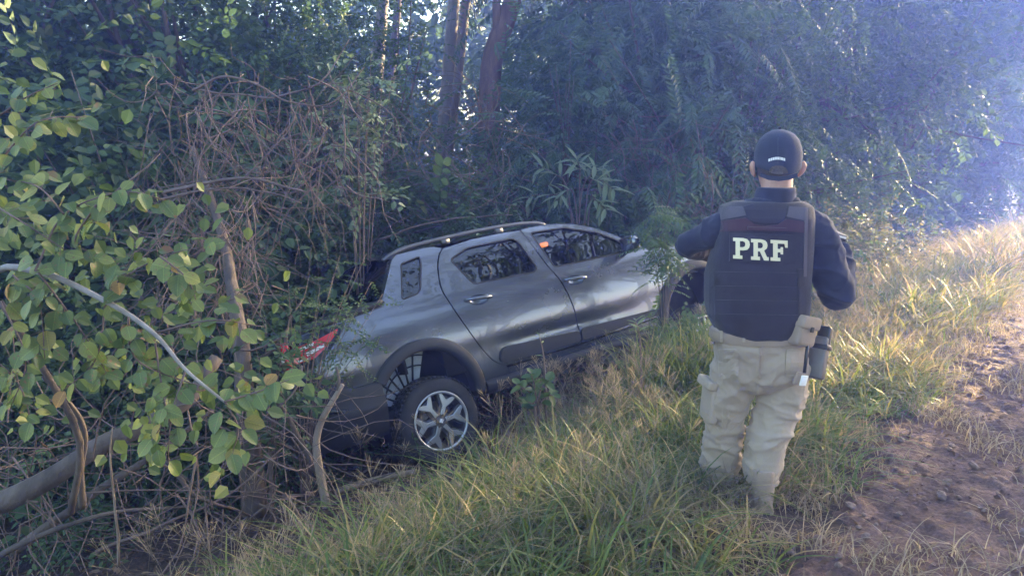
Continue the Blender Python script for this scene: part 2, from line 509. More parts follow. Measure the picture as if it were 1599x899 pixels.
_zp = np.array([[0.20, .74], [0.35, .785], [.45, .812], [.54, .826], [.64, .836], [.74, .846], [.83, .860], [.90, .864], [1.0, .860], [1.08, .850], [1.15, .832], [1.215, .803], [1.26, .780], [1.36, .733], [1.46, .683], [1.53, .645], [1.57, .615], [1.62, .56], [1.7, .5]])
_zs = spline(_zp, 400)
_xk = np.array([-1.1, -.93, -.88, -.82, -.7, -.45, 0, 2.4, 2.8, 3.1, 3.3, 3.45, 3.6]); _xv = np.array([.30, .13, .085, .05, .02, .004, 0, 0, .01, .045, .10, .18, .32])
_xs = np.linspace(-1.1, 3.6, 400)
_xw = np.interp(_xs, _xk, _xv); _xw = np.convolve(np.pad(_xw, 4, mode='edge'), np.ones(9) / 9, 'valid')
def W(x, z):
    x = np.asarray(x, float); z = np.asarray(z, float)
    w_ = np.interp(z, _zs[:, 0], _zs[:, 0] * 0 + _zs[:, 1])
    w_ = w_ - np.interp(x, _xs, _xw)
    # long scooped line above the door cladding
    zc = 0.735 - 0.03 * (x - 0.6)
    k = np.clip((x - 0.55) / 0.35, 0, 1) * np.clip((2.1 - x) / 0.7, 0, 1)
    w_ = w_ - 0.015 * k * np.exp(-((z - zc) / 0.042) ** 2)
    return w_

def densify(poly, step):
    P = np.asarray(poly, float); out = []
    for i in range(len(P)):
        a, b = P[i], P[(i + 1) % len(P)]
        n = max(1, int(np.ceil(np.linalg.norm(b - a) / step)))
        for k in range(n): out.append(a + (b - a) * k / n)
    return np.array(out)

def rounded(poly, r, n=5):
    """Polygon with its corners rounded by radius r."""
    P = np.asarray(poly, float); out = []
    for i in range(len(P)):
        p0, p1, p2 = P[i - 1], P[i], P[(i + 1) % len(P)]
        d0 = np.linalg.norm(p0 - p1); d2 = np.linalg.norm(p2 - p1)
        rr = min(r, d0 * .45, d2 * .45)
        a = p1 + (p0 - p1) / d0 * rr; b = p1 + (p2 - p1) / d2 * rr
        for t in np.linspace(0, 1, n): out.append((1 - t) ** 2 * a + 2 * t * (1 - t) * p1 + t * t * b)
    return np.array(out)

def inside(P, poly):
    x, y = P[:, 0], P[:, 1]; c = np.zeros(len(P), bool); n = len(poly)
    for i in range(n):
        x0, y0 = poly[i]; x1, y1 = poly[(i + 1) % n]
        k = ((y0 > y) != (y1 > y)) & (x < (x1 - x0) * (y - y0) / (y1 - y0 + 1e-12) + x0)
        c ^= k
    return c

def fill2d(outer, holes=(), step=0.04):
    loops = [densify(outer, step)] + [densify(h, step) for h in holes]
    pts = np.concatenate(loops); E = []; k = 0
    for L in loops:
        n = len(L); E += [(k + i, k + (i + 1) % n) for i in range(n)]; k += n
    lo, hi = pts.min(0), pts.max(0)
    gx, gy = np.meshgrid(np.arange(lo[0] + step / 2, hi[0], step), np.arange(lo[1] + step / 2, hi[1], step), indexing='ij')
    G = np.stack([gx.ravel(), gy.ravel()], 1)
    ok = inside(G, loops[0])
    for h in loops[1:]: ok &= ~inside(G, h)
    G = G[ok]
    if len(G):
        d = np.min(np.linalg.norm(G[:, None] - pts[None], axis=2), axis=1)
        G = G[d > step * 0.45]
    allp = np.concatenate([pts, G]) if len(G) else pts
    r = delaunay_2d_cdt([Vector(p) for p in allp], E, [], 2, 1e-6)
    V = np.array([v[:] for v in r[0]]); F = np.array([f[:] for f in r[2]])
    c = V[F].mean(1); ok = inside(c, loops[0])
    for h in loops[1:]: ok &= ~inside(c, h)
    F = F[ok]
    a = V[F]; ar = np.cross(a[:, 1] - a[:, 0], a[:, 2] - a[:, 0])
    F[ar < 0] = F[ar < 0][:, ::-1]
    return V, F, loops

def panel_vf(outer, holes=(), off=0.0, thick=0.014, step=0.04, side=-1, fold=0.004):
    V2, F, loops = fill2d(outer, holes, step)
    def m3(p, o): return np.stack([p[:, 0], side * (W(p[:, 0], p[:, 1]) + o), p[:, 1]], 1)
    mb = MB()
    Fr = F if side < 0 else F[:, ::-1]
    mb.add(m3(V2, off), Fr)
    for L in loops:
        n = len(L); A = m3(L, off); B = m3(L, off - thick)
        i = np.arange(n); j = (i + 1) % n
        ar = np.sum(L[:, 0] * np.roll(L[:, 1], -1) - np.roll(L[:, 0], -1) * L[:, 1])
        Q = np.stack([i, i + n, j + n, j], 1)
        if (ar > 0) == (side > 0): Q = Q[:, ::-1]
        if L is not loops[0]: Q = Q
        mb.add(np.concatenate([A, B]), Q)
    return mb

def panel(name, outer, mat, parent, holes=(), **k):
    return panel_vf(outer, holes, **k).build(name, mat, parent)

def surf(name, P, mat, parent, flip=False, thick=0.0):
    """Grid surface from P (n,m,3)."""
    n, m = P.shape[:2]; F = grid_faces(n, m)
    if flip: F = F[:, ::-1]
    o = obj(name, P.reshape(-1, 3), F, mat, parent)
    if thick:
        md = o.modifiers.new('s', 'SOLIDIFY'); md.thickness = thick; md.offset = -1
    return o

def arc(cx, cz, r, a0, a1, n=22):
    t = np.radians(np.linspace(a0, a1, n))
    return [(cx + r * math.cos(q), cz + r * math.sin(q)) for q in t]

car = thing('pickup_truck', 'grey double cab pickup truck stuck nose up in the ditch among the bushes', 'pickup truck', mat=CARM)
ACX, ACZ = -0.045, 0.47           # rear arch
BCX, BCZ = 2.70, 0.485            # front arch

G_rear = [(0.62, 0.565), (0.52, 0.635), (0.41, 0.81), (0.325, 1.0), (0.278, 1.15), (0.272, 1.25), (0.315, 1.39), (0.37, 1.485), (0.43, 1.54)]
G_rear = spline(G_rear, 26).tolist()
G_b = spline([(1.155, 1.56), (1.175, 1.48), (1.20, 1.33), (1.225, 1.21), (1.29, 1.03), (1.335, 0.8), (1.35, 0.66), (1.35, 0.565)], 24).tolist()
A_line = spline([(2.30, 1.10), (2.265, 1.165), (2.13, 1.27), (2.0, 1.365), (1.86, 1.45), (1.68, 1.52), (1.49, 1.558), (1.3, 1.57), (1.168, 1.563)], 30).tolist()
win_r = rounded([(0.44, 1.445), (0.63, 1.508), (1.045, 1.508), (1.085, 1.47), (1.125, 1.235), (1.09, 1.205), (0.53, 1.222)], 0.035)
win_f = rounded([(1.235, 1.525), (1.57, 1.508), (1.86, 1.408), (2.02, 1.30), (2.07, 1.225), (2.04, 1.188), (1.285, 1.205)], 0.03)
win_q = rounded([(0.05, 1.49), (0.215, 1.518), (0.20, 1.46), (0.105, 1.275), (0.075, 1.25), (-0.06, 1.232)], 0.02)
def ell(cx, cz, a, b, rot=0, n=18):
    t = np.linspace(0, 2 * np.pi, n, endpoint=False); c, s = math.cos(rot), math.sin(rot)
    return np.stack([cx + a * np.cos(t) * c - b * np.sin(t) * s, cz + a * np.cos(t) * s + b * np.sin(t) * c], 1)
cup_r = ell(0.515, 1.098, 0.085, 0.040, -0.08); cup_f = ell(1.42, 1.062, 0.085, 0.040, -0.08)

def shrink(poly, d):
    P = np.asarray(poly, float)
    e = np.roll(P, -1, 0) - P; nrm = np.stack([e[:, 1], -e[:, 0]], 1); nrm /= np.linalg.norm(nrm, axis=1)[:, None] + 1e-9
    ar = np.sum(P[:, 0] * np.roll(P[:, 1], -1) - np.roll(P[:, 0], -1) * P[:, 1])
    if ar > 0: nrm = -nrm
    vn = nrm + np.roll(nrm, 1, 0); vn /= np.linalg.norm(vn, axis=1)[:, None] + 1e-9
    return P + vn * d

def window(name, poly, door, side):
    gl = panel(name, shrink(poly, 0.004), M_glass, door, off=-0.012, thick=0.004, side=side, step=0.05)
    panel('window_seal', shrink(poly, -0.006), M_gap, gl, holes=[shrink(poly, 0.004)], off=0.0025, thick=0.02, side=side, step=0.06)
    return gl

def handle(door, cup, side):
    cx, cz = cup.mean(0)
    rings = []
    for k, (s, d) in enumerate([(1.0, 0), (0.93, .012), (0.75, .024), (0.4, .030), (0.02, .031)]):
        q = (cup - [cx, cz]) * s + [cx, cz]
        rings.append(np.stack([q[:, 0], side * (W(q[:, 0], q[:, 1]) - d), q[:, 1]], 1))
    R_ = np.array(rings); R_ = np.concatenate([R_, R_[:, :1]], 1)
    surf('handle_recess', R_, M_paint, door, flip=side > 0)
    t = np.linspace(-1, 1, 13)
    x = cx + t * 0.112; z = cz + 0.012 - t * 0.010
    y = side * (W(x, z) + 0.036 * (1 - np.abs(t) ** 4) + 0.002)
    V, F, T = tube_vf(np.stack([x, y, z], 1), 0.0115 + 0.003 * (1 - t ** 2), 10)
    mb = MB(); mb.add(V, F); mb.T.append(T)
    mb.build('door_handle', M_paint, door)

for side in (-1, 1):
    # body side behind the doors, with cab pillar and bed side
    q = [(0.50, 0.50)] + arc(ACX, ACZ, 0.415, 4, 142) + [(-0.45, 0.715), (-0.55, 0.712), (-0.63, 0.735), (-0.71, 0.765), (-0.80, 0.778), (-0.90, 0.772),
         (-0.915, 0.95), (-0.90, 1.115), (-0.87, 1.150), (-0.80, 1.165), (-0.55, 1.198), (-0.30, 1.232), (-0.215, 1.252), (-0.185, 1.285), (-0.03, 1.50), (0.0, 1.535), (0.05, 1.565), (0.25, 1.578), (0.36, 1.572), (0.423, 1.546)] \
        + [(x - 0.011, z + .003) for x, z in G_rear[::-1]] + [(0.63, 0.553), (0.64, 0.50)]
    tl = rounded([(-0.525, 1.175), (-0.545, 1.130), (-0.70, 0.985), (-0.80, 0.925), (-0.93, 0.92), (-0.93, 1.14), (-0.80, 1.152)], 0.02)
    bs = panel('body_side', q, M_paint, car, holes=[win_q], side=side, step=0.035)
    window('quarter_window', win_q, bs, side)
    # doors
    rd = G_rear + [(0.7, 1.568), (1.0, 1.570)] + G_b + [(1.3, 0.556), (0.8, 0.556)]
    door = panel('door', rd, M_paint, car, holes=[win_r, cup_r], side=side, step=0.035)
    window('window_glass', win_r, door, side); handle(door, cup_r, side)
    cl_r = rounded([(0.60, 0.585), (0.575, 0.62), (0.60, 0.685), (0.66, 0.705), (1.22, 0.668), (1.338, 0.66), (1.345, 0.575)], 0.03)
    panel('door_trim', cl_r, M_plast, door, off=0.018, thick=0.02, side=side, step=0.05)
    fd = [(x + 0.011, z) for x, z in G_b[::-1]]
    fd = [(1.36, 0.556), (1.8, 0.566), (2.27, 0.58), (2.288, 0.6), (2.305, 0.8), (2.312, 0.97)] + A_line + fd
    fdoor = panel('door', fd, M_paint, car, holes=[win_f, cup_f], side=side, step=0.035)
    window('window_glass', win_f, fdoor, side); handle(fdoor, cup_f, side)
    cl_f = rounded([(1.362, 0.575), (1.368, 0.66), (1.42, 0.672), (2.24, 0.640), (2.26, 0.588)], 0.02)
    panel('door_trim', cl_f, M_plast, fdoor, off=0.018, thick=0.02, side=side, step=0.05)
    # B pillar black strip at the front window's rear edge stays body colour; sill and step
    panel('sill', [(0.64, 0.495), (2.30, 0.505), (2.295, 0.566), (1.8, 0.553), (1.3, 0.544), (0.64, 0.544)], M_paint, car, side=side, step=0.05, off=-0.004)
    xs = np.linspace(0.42, 2.34, 30)
    prof = np.array([(-0.02, 0.500), (0.012, 0.495), (0.030, 0.480), (0.034, 0.455), (0.022, 0.420), (-0.01, 0.395), (-0.12, 0.385)])
    Pst = np.array([[(x, side * (W(x, 0.5) + o), z) for o, z in prof] for x in xs])
    surf('side_step', Pst, M_plast, car, flip=side > 0)
    # wings
    fw = [(2.30, 0.60)] + arc(BCX, BCZ, 0.445, 164, 20) + [(3.2, 0.62), (3.42, 0.64), (3.52, 0.8), (3.49, 0.93), (3.3, 1.03), (3.0, 1.09), (2.7, 1.125), (2.40, 1.15), (2.285, 1.162), (2.312, 1.1), (2.322, 0.97), (2.315, 0.8)]
    panel('front_wing', fw, M_paint, car, side=side, step=0.04)
    def arch(cx, cz, r0, r1, a0, a1, name):
        th = np.radians(np.linspace(a0, a1, 40)); rows = []
        for t in th:
            row = []
            for r, o in ((r1, -0.01), (r1, 0.020), (r1 - 0.012, 0.030), (r0 + 0.02, 0.036), (r0, 0.028), (r0 - 0.004, -0.02), (r0 + 0.004, -0.10)):
                x = cx + r * math.cos(t); z = cz + r * math.sin(t)
                row.append((x, side * (W(x, max(z, 0.45)) + o), z))
            rows.append(row)
        return surf(name, np.array(rows), M_plast, car, flip=side < 0)
    arch(ACX, ACZ, 0.375, 0.458, -4, 146, 'wheel_arch_trim')
    arch(BCX, BCZ, 0.405, 0.500, 10, 190, 'wheel_arch_trim')
    # wheel wells
    for cx, cz, r in ((ACX, ACZ, 0.40), (BCX, BCZ, 0.43)):
        th = np.radians(np.linspace(-10, 190, 26)); yy = np.linspace(0.80, 0.38, 6)
        Pw = np.array([[(cx + r * math.cos(t), side * y, cz + r * math.sin(t)) for y in yy] for t in th])
        ln = surf('wheel_well', Pw, M_under, car, flip=side < 0)
        Pb = np.array([[(cx + q_ * r * math.cos(t), side * 0.40, cz + q_ * r * math.sin(t)) for q_ in (1, 0.5, 0.01)] for t in th])
        surf('well_back', Pb, M_under, ln)
    if side == -1:
        th = np.radians(np.linspace(60, 178, 16)); yy = np.linspace(0.80, 0.45, 6)
        surf('liner_panel', np.array([[(BCX + 0.422 * math.cos(t), -y, BCZ + 0.422 * math.sin(t)) for y in yy] for t in th]), M_liner, car, flip=True)
        # pale ribbed guard showing deep in the arch above the rear wheel
        th = np.radians(np.linspace(70, 172, 20))
        lin = surf('liner_panel', np.array([[(ACX + r * math.cos(t), -0.60 + 0.10 * (0.385 - r), ACZ + r * math.sin(t)) for r in (0.385, 0.33, 0.27, 0.20, 0.12)] for t in th]), M_liner, car)
        for d in (84, 98, 112, 126, 140, 154, 167):
            t = math.radians(d); mb = MB()
            mb.tube([(ACX + 0.39 * math.cos(t), -0.625, ACZ + 0.39 * math.sin(t)), (ACX + 0.15 * math.cos(t + .25), -0.63, ACZ + 0.15 * math.sin(t + .25))], 0.0075, 6)
            mb.build('liner_rib', M_gap, lin)
        for r in (0.345, 0.27):
            mb = MB(); mb.tube([(ACX + r * math.cos(math.radians(d)), -0.627, ACZ + r * math.sin(math.radians(d))) for d in range(72, 172, 5)], 0.006, 6)
            mb.build('liner_rib', M_gap, lin)
    # tail lamp
    lamp = panel('tail_lamp', tl, M_gloss, car, off=0.006, thick=0.03, side=side, step=0.04)
    rl = rounded([(-0.580, 1.142), (-0.60, 1.112), (-0.70, 1.035), (-0.78, 0.985), (-0.90, 0.975), (-0.905, 1.075), (-0.80, 1.095), (-0.72, 1.105)], 0.012)
    panel('red_lens', rl, M_red, lamp, off=0.010, thick=0.006, side=side, step=0.04)
    for poly in ([(-0.70, 1.065), (-0.705, 1.045), (-0.82, 1.010), (-0.825, 1.035)], [(-0.76, 1.09), (-0.77, 1.07), (-0.86, 1.055), (-0.86, 1.072)], [(-0.80, .998), (-0.81, .985), (-0.88, .985), (-0.88, .998)]):
        panel('clear_strip', poly, M_clear, lamp, off=0.0125, thick=0.003, side=side, step=0.06)
    mb = MB(); mb.box((-0.935, side * 0.70, 1.03), (0.02, 0.075, 0.105), bev=0.012); mb.build('red_lens', M_red, lamp)
    mb = MB(); mb.box((-0.952, side * 0.70, 1.02), (0.008, 0.035, 0.035), bev=0.006); mb.build('clear_lens', M_clear, lamp)
    # roof rail
    pr = spline([(-0.04, 1.548), (0.05, 1.585), (0.22, 1.612), (0.75, 1.630), (1.15, 1.622), (1.36, 1.600), (1.45, 1.570)], 30)
    V, F, T = tube_vf(np.stack([pr[:, 0], side * np.full(30, 0.565), pr[:, 1]], 1), 0.0165, 8)
    mb = MB(); mb.add(V, F); mb.T.append(T)
    for x in (0.5, 1.0): mb.box((x, side * 0.565, 1.600), (0.035, 0.011, 0.025))
    mb.build('roof_rail', M_alloyd, car)
    # mirror
    t = np.linspace(0, 1, 9); rows = []
    for k in t:
        s_ = math.sin(math.pi * min(max(k * 0.9 + 0.06, 0), 1)) ** 0.45
        y = side * (0.88 + 0.19 * k); a_ = np.linspace(0, 2 * np.pi, 17)
        ca, sa = np.cos(a_), np.sin(a_)
        sq = lambda c: np.sign(c) * np.abs(c) ** 0.7
        rows.append(np.stack([1.985 - 0.02 * k + 0.062 * s_ * sq(ca), np.full(17, y), 1.245 + 0.075 * s_ * sq(sa)], 1))
    mir = surf('wing_mirror', np.array(rows), M_paint, car, flip=side > 0)
    mb = MB(); mb.box((1.925, side * 0.975, 1.245), (0.004, 0.075, 0.058), bev=0.003); mb.build('mirror_glass', M_gloss, mir)
    mb = MB(); mb.tube([(2.02, side * 0.79, 1.185), (2.01, side * 0.84, 1.195), (1.99, side * 0.91, 1.21)], [0.035, 0.03, 0.026], 8); mb.build('mirror_arm', M_plast, mir)

# roof skin
xs = np.linspace(0.0, 1.52, 24); ys = np.linspace(-1, 1, 21)
ze = np.interp(xs, [0, 0.05, 0.3, 0.9, 1.3, 1.52], [1.538, 1.566, 1.577, 1.577, 1.568, 1.548])
Pr = np.array([[(x - 0.06 * (1 - (s * s)) * (k < 3) + 0.10 * (1 - s * s) * max(0, (x - 1.2) / 0.32), s * (W(x, z) + 0.001), z + 0.002 + 0.045 * (1 - abs(s) ** 2.6)) for s in ys] for k, (x, z) in enumerate(zip(xs, ze))])
surf('roof', Pr, M_paint, car, flip=True)
# windscreen and pillars
Al = np.array(A_line)[2:22]
Pw = np.array([[(x + 0.02 + 0.13 * (1 - s * s), s * (W(x, z) - 0.05), z + 0.012 + 0.015 * (1 - s * s)) for s in ys] for x, z in Al])
surf('windscreen', Pw, M_glass, car)
for side in (-1, 1):
    Pp = np.array([[(x + 0.03 * k, side * (W(x, z) + 0.002 - 0.055 * k), z + 0.012 * k + 0.004) for k in (0, 0.5, 1)] for x, z in Al])
    surf('windscreen_pillar', Pp, M_paint, car, flip=side > 0)
# rear window with frame, below it the bed
Pb = np.array([[(x, s * (W(x, z) - 0.03), z + 0.03 * (1 - s * s) * (k == 0)) for s in ys] for k, (x, z) in enumerate([(0.0, 1.535), (-0.03, 1.50), (-0.10, 1.40), (-0.165, 1.30), (-0.20, 1.25)])])
surf('rear_window', Pb, M_glass, car, flip=True)
for side in (-1, 1):
    Pp = np.array([[(x - 0.003, side * (W(x, z) - d), z) for d in (0.0, 0.03, 0.075)] for x, z in [(-0.01, 1.53), (-0.03, 1.50), (-0.10, 1.40), (-0.165, 1.30), (-0.21, 1.245)]])
    surf('rear_pillar', Pp, M_paint, car, flip=side < 0)
xs = np.linspace(-0.90, -0.19, 14)
Pc = np.array([[(x, s * (W(x, 1.14) - 0.02), np.interp(x, [-0.9, -0.55, -0.2], [1.135, 1.195, 1.25]) + 0.03 * (1 - s * s)) for s in ys] for x in xs])
surf('bed_cover', Pc, M_canvas, car, flip=True)
for side in (-1, 1):
    mb = MB(); mb.tube([(x, side * (W(x, 1.16) - 0.012), np.interp(x, [-0.9, -0.8, -0.55, -0.3, -0.2], [1.14, 1.168, 1.20, 1.236, 1.262])) for x in np.linspace(-0.89, -0.22, 16)], 0.018, 8)
    mb.build('bed_rail', M_plast, car)
# tailgate
ys2 = np.linspace(-0.70, 0.70, 18); zs2 = np.linspace(0.74, 1.15, 10)
Pt = np.array([[(-0.925 - 0.02 * (1 - (y / 0.7) ** 2) - 0.015 * math.sin((z - .74) * 7), y, z) for y in ys2] for z in zs2])
tg = surf('tailgate', Pt, M_paint, car, flip=False)
mb = MB(); mb.box((-0.965, 0, 1.0), (0.012, 0.16, 0.03), bev=0.01); mb.build('tailgate_handle', M_gloss, tg)
# rear bumper wrapped round the corners
path = spline([(-0.385, -0.862), (-0.55, -0.868), (-0.72, -0.850), (-0.86, -0.800), (-0.955, -0.70), (-1.0, -0.5), (-1.015, 0), (-1.0, 0.5), (-0.955, 0.70), (-0.86, 0.800), (-0.72, 0.850), (-0.55, 0.868), (-0.385, 0.862)], 70)
def bump_rows(path, zt, prof):
    rows = []
    P = np.asarray(path); T = np.gradient(P, axis=0); T /= np.linalg.norm(T, axis=1)[:, None]
    Nn = np.stack([T[:, 1], -T[:, 0]], 1)
    Nn *= np.sign(np.sum(Nn * (P - [P[:, 0].mean() * 0 + 1.3 * np.sign(1.3 - P[:, 0].mean()) * 0, 0]), axis=1))[:, None] * 0 + 1
    for i, p in enumerate(P):
        nrm = Nn[i]
        if nrm @ (p - np.array([0.0 if p[0] < 1 else 2.7, 0])) < 0: nrm = -nrm
        rows.append([(p[0] + nrm[0] * o, p[1] + nrm[1] * o, zt(p) if z is None else z) for o, z in prof])
    return np.array(rows)
ztop = lambda p: float(np.interp(abs(p[0]), [0.38, 0.55, 0.63, 0.71, 0.80, 1.0], [0.722, 0.716, 0.738, 0.768, 0.782, 0.765])) 
Pbm = bump_rows(path, ztop, [(-0.05, None), (-0.004, None), (0.006, 0.70), (0.008, 0.64), (0.016, 0.575), (0.020, 0.555), (0.012, 0.535), (-0.012, 0.46), (-0.04, 0.38), (-0.07, 0.345), (-0.14, 0.34)])
rb = surf('rear_bumper', Pbm, M_plast, car, flip=True)
mb = MB(); mb.box((-0.70, -0.862, 0.60), (0.10, 0.012, 0.018), M=[[math.cos(.3), 0, math.sin(.3)], [0, 1, 0], [-math.sin(.3), 0, math.cos(.3)]], bev=0.008); mb.build('bumper_reflector', M_gloss, rb)
# bonnet and nose
xs = np.linspace(2.28, 3.47, 22)
zb = np.interp(xs, [2.28, 2.6, 3.0, 3.3, 3.47], [1.165, 1.140, 1.095, 1.03, 0.94])
Ph = np.array([[(x + 0.06 * (1 - s * s) * max(0, (x - 3.1) / .37) + 0.10 * (1 - s * s) * max(0, (2.5 - x) / .22), s * (W(x, z) - 0.012), z + 0.004 + 0.065 * (1 - abs(s) ** 3)) for s in ys] for x, z in zip(xs, zb)])
surf('bonnet', Ph, M_paint, car, flip=True)
fpath = spline([(3.15, -0.80), (3.32, -0.755), (3.46, -0.65), (3.55, -0.42), (3.58, 0), (3.55, 0.42), (3.46, 0.65), (3.32, 0.755), (3.15, 0.80)], 40)
fb = surf('front_bumper', bump_rows(fpath, lambda p: 0.66, [(-0.06, None), (0, None), (0.02, 0.58), (0.02, 0.45), (-0.02, 0.36), (-0.10, 0.30)]), M_plast, car)
gp = bump_rows(fpath, lambda p: 0.95, [(-0.06, None), (-0.015, 0.90), (0.004, 0.8), (0, 0.67)])
surf('grille', gp[8:32], M_gloss, car)
hp = bump_rows(fpath, lambda p: 0.945, [(-0.045, None), (0.004, 0.9), (0.008, 0.8)])
surf('headlight', hp[:9], M_clear, car); surf('headlight', hp[31:], M_clear, car)
# floor and cabin
mb = MB(); mb.box((1.3, 0, 0.43), (1.98, 0.72, 0.05)); mb.box((-0.35, 0, 0.42), (0.5, 0.62, 0.06)); mb.tube([(-0.045, -0.75, 0.32), (-0.045, 0.75, 0.32)], 0.04, 8); mb.tube([(-0.6, 0.25, 0.36), (0.4, 0.25, 0.34), (1.0, 0.2, 0.36)], 0.05, 8)
mb.box((2.9, 0, 0.72), (0.5, 0.36, 0.25))
mb.build('underbody', M_under, car)
mb = MB(); mb.box((1.12, 0, 0.90), (0.012, 0.76, 0.33)); mb.box((-0.13, 0, 0.98), (0.012, 0.72, 0.28)); mb.box((2.2, 0, 1.02), (0.12, 0.72, 0.13), bev=0.05); mb.box((1.1, -0.78, 0.88), (0.95, 0.01, 0.28)); mb.box((1.1, 0.78, 0.88), (0.95, 0.01, 0.28))
mb.build('dashboard', M_under, car)
def loft_plain(rings):
    R_ = np.array(rings); k, n = R_.shape[:2]; F = []
    for j in range(n): F.append([j, (j + 1) % n, n + (j + 1) % n, n + j])
    F += [[0, j, j + 1, j + 1] for j in range(1, n - 1)] + [[n, n + j + 1, n + j, n + j] for j in range(1, n - 1)]
    T = []
    for f in F:
        T.append([f[0], f[1], f[2]])
        if f[3] != f[2]: T.append([f[0], f[2], f[3]])
    return R_.reshape(-1, 3), np.array(T)
def seat(x, y, w_, mat, name='seat'):
    mb = MB()
    a = -0.25; Rm = np.array([[math.cos(a), 0, math.sin(a)], [0, 1, 0], [-math.sin(a), 0, math.cos(a)]])
    mb.box((x, y, 0.98), (0.06, w_, 0.32), M=Rm, bev=0.04)
    mb.box((x + 0.25, y, 0.72), (0.25, w_, 0.07), bev=0.04)
    s = mb.build(name, mat, car)
    n_ = 1 if w_ < 0.4 else 2
    for k in range(n_):
        mh = MB(); yy = y + (0 if n_ == 1 else (-0.32 + 0.64 * k))
        mh.box((x - 0.10, yy, 1.37), (0.045, 0.12, 0.085), M=Rm, bev=0.035); mh.build('headrest', mat, s)
seat(1.30, -0.36, 0.24, M_seat); seat(1.30, 0.36, 0.24, M_seat_refl); seat(0.42, 0, 0.62, M_seat, 'rear_seat')
mb = MB(); th = np.linspace(0, 2 * np.pi, 25)
mb.tube([(1.93 + 0.08 * math.sin(t), 0.36 + 0.18 * math.cos(t), 1.08 + 0.165 * math.sin(t)) for t in th], 0.014, 8)
mb.tube([(1.93, 0.18, 1.08), (1.95, 0.36, 1.07), (1.93, 0.54, 1.08)], 0.014, 6); mb.build('steering_wheel', M_gap, car)
mb = MB(); mb.box((1.545, -0.35, 1.417), (0.030, 0.030, 0.020), bev=0.012); mb.build('amber_reflection', M_amber, car)  # glowing block added where the front window shows an amber reflection
for q_ in ([(1.80, 1.395), (1.84, 1.335), (1.795, 1.315)], [(1.815, 1.28), (1.93, 1.31), (1.90, 1.215), (1.82, 1.205)]):  # orange panels added inside, shaped like the reflection in the window
    n_ = len(q_); mb = MB(); mb.add(*loft_plain([[(x, -.30 - y, z) for x, z in q_] for y in (0, .012)])); mb.build('orange_reflection', M_seat_refl, car, smooth=False)
tag([c for c in car.children if c.name.startswith('amber_reflection')][0], 'glowing block added in the cab for the amber reflection in the front window')

# wheels
def lathe(prof, n=48):
    """prof (r, y): ring surface round the y axis."""
    P = np.array([[(r * math.cos(t), y, r * math.sin(t)) for t in np.linspace(0, 2 * np.pi, n + 1)] for r, y in prof])
    m = P.shape[1]
    return P.reshape(-1, 3), grid_faces(len(prof), m)
def tyre_mesh():
    V, F = lathe([(0.205, 0.0), (0.212, -0.012), (0.235, -0.018), (0.270, -0.020), (0.292, -0.012), (0.306, 0.004), (0.314, 0.025), (0.316, 0.06), (0.317, 0.10), (0.316, 0.14), (0.314, 0.175), (0.306, 0.195), (0.285, 0.21), (0.235, 0.21), (0.205, 0.19)], 72)
    mb = MB(); mb.add(V, F)
    for k in range(60):                                   # tread blocks
        t = k / 60 * 2 * math.pi
        for y, h in ((0.030, .020), (0.075, .016), (0.120, .016), (0.165, .020)):
            t2 = t + (0.03 if y in (0.075, 0.165) else 0)
            R_ = np.array([[math.cos(t2), 0, -math.sin(t2)], [0, 1, 0], [math.sin(t2), 0, math.cos(t2)]])
            Vb, Fb = box_vf((0.006, h, 0.0125)); mb.add((Vb + [0.3165, y, 0]) @ R_.T, Fb)
    return mb.mesh('tyre')
def extrude2d(poly, y0, y1, mbf, mbs, bev=0.004):
    """Flat polygon in the wheel plane: front face into mbf, its sides into mbs."""
    L = densify(poly, 0.02)
    ar = np.sum(L[:, 0] * np.roll(L[:, 1], -1) - np.roll(L[:, 0], -1) * L[:, 1])
    if ar < 0: L = L[::-1]
    V2, F, _ = fill2d(shrink(L, bev), (), 0.03)
    mbf.add(np.stack([V2[:, 0], np.full(len(V2), y0), V2[:, 1]], 1), F)
    n = len(L); i = np.arange(n); j = (i + 1) % n
    Ls = shrink(L, bev)
    a = np.stack([Ls[:, 0], np.full(n, y0), Ls[:, 1]], 1); b = np.stack([L[:, 0], np.full(n, y0 + bev), L[:, 1]], 1); c = np.stack([L[:, 0], np.full(n, y1), L[:, 1]], 1)
    mbf.add(np.concatenate([a, b]), np.stack([i, i + n, j + n, j], 1))
    mbs.add(np.concatenate([b, c]), np.stack([i, i + n, j + n, j], 1))
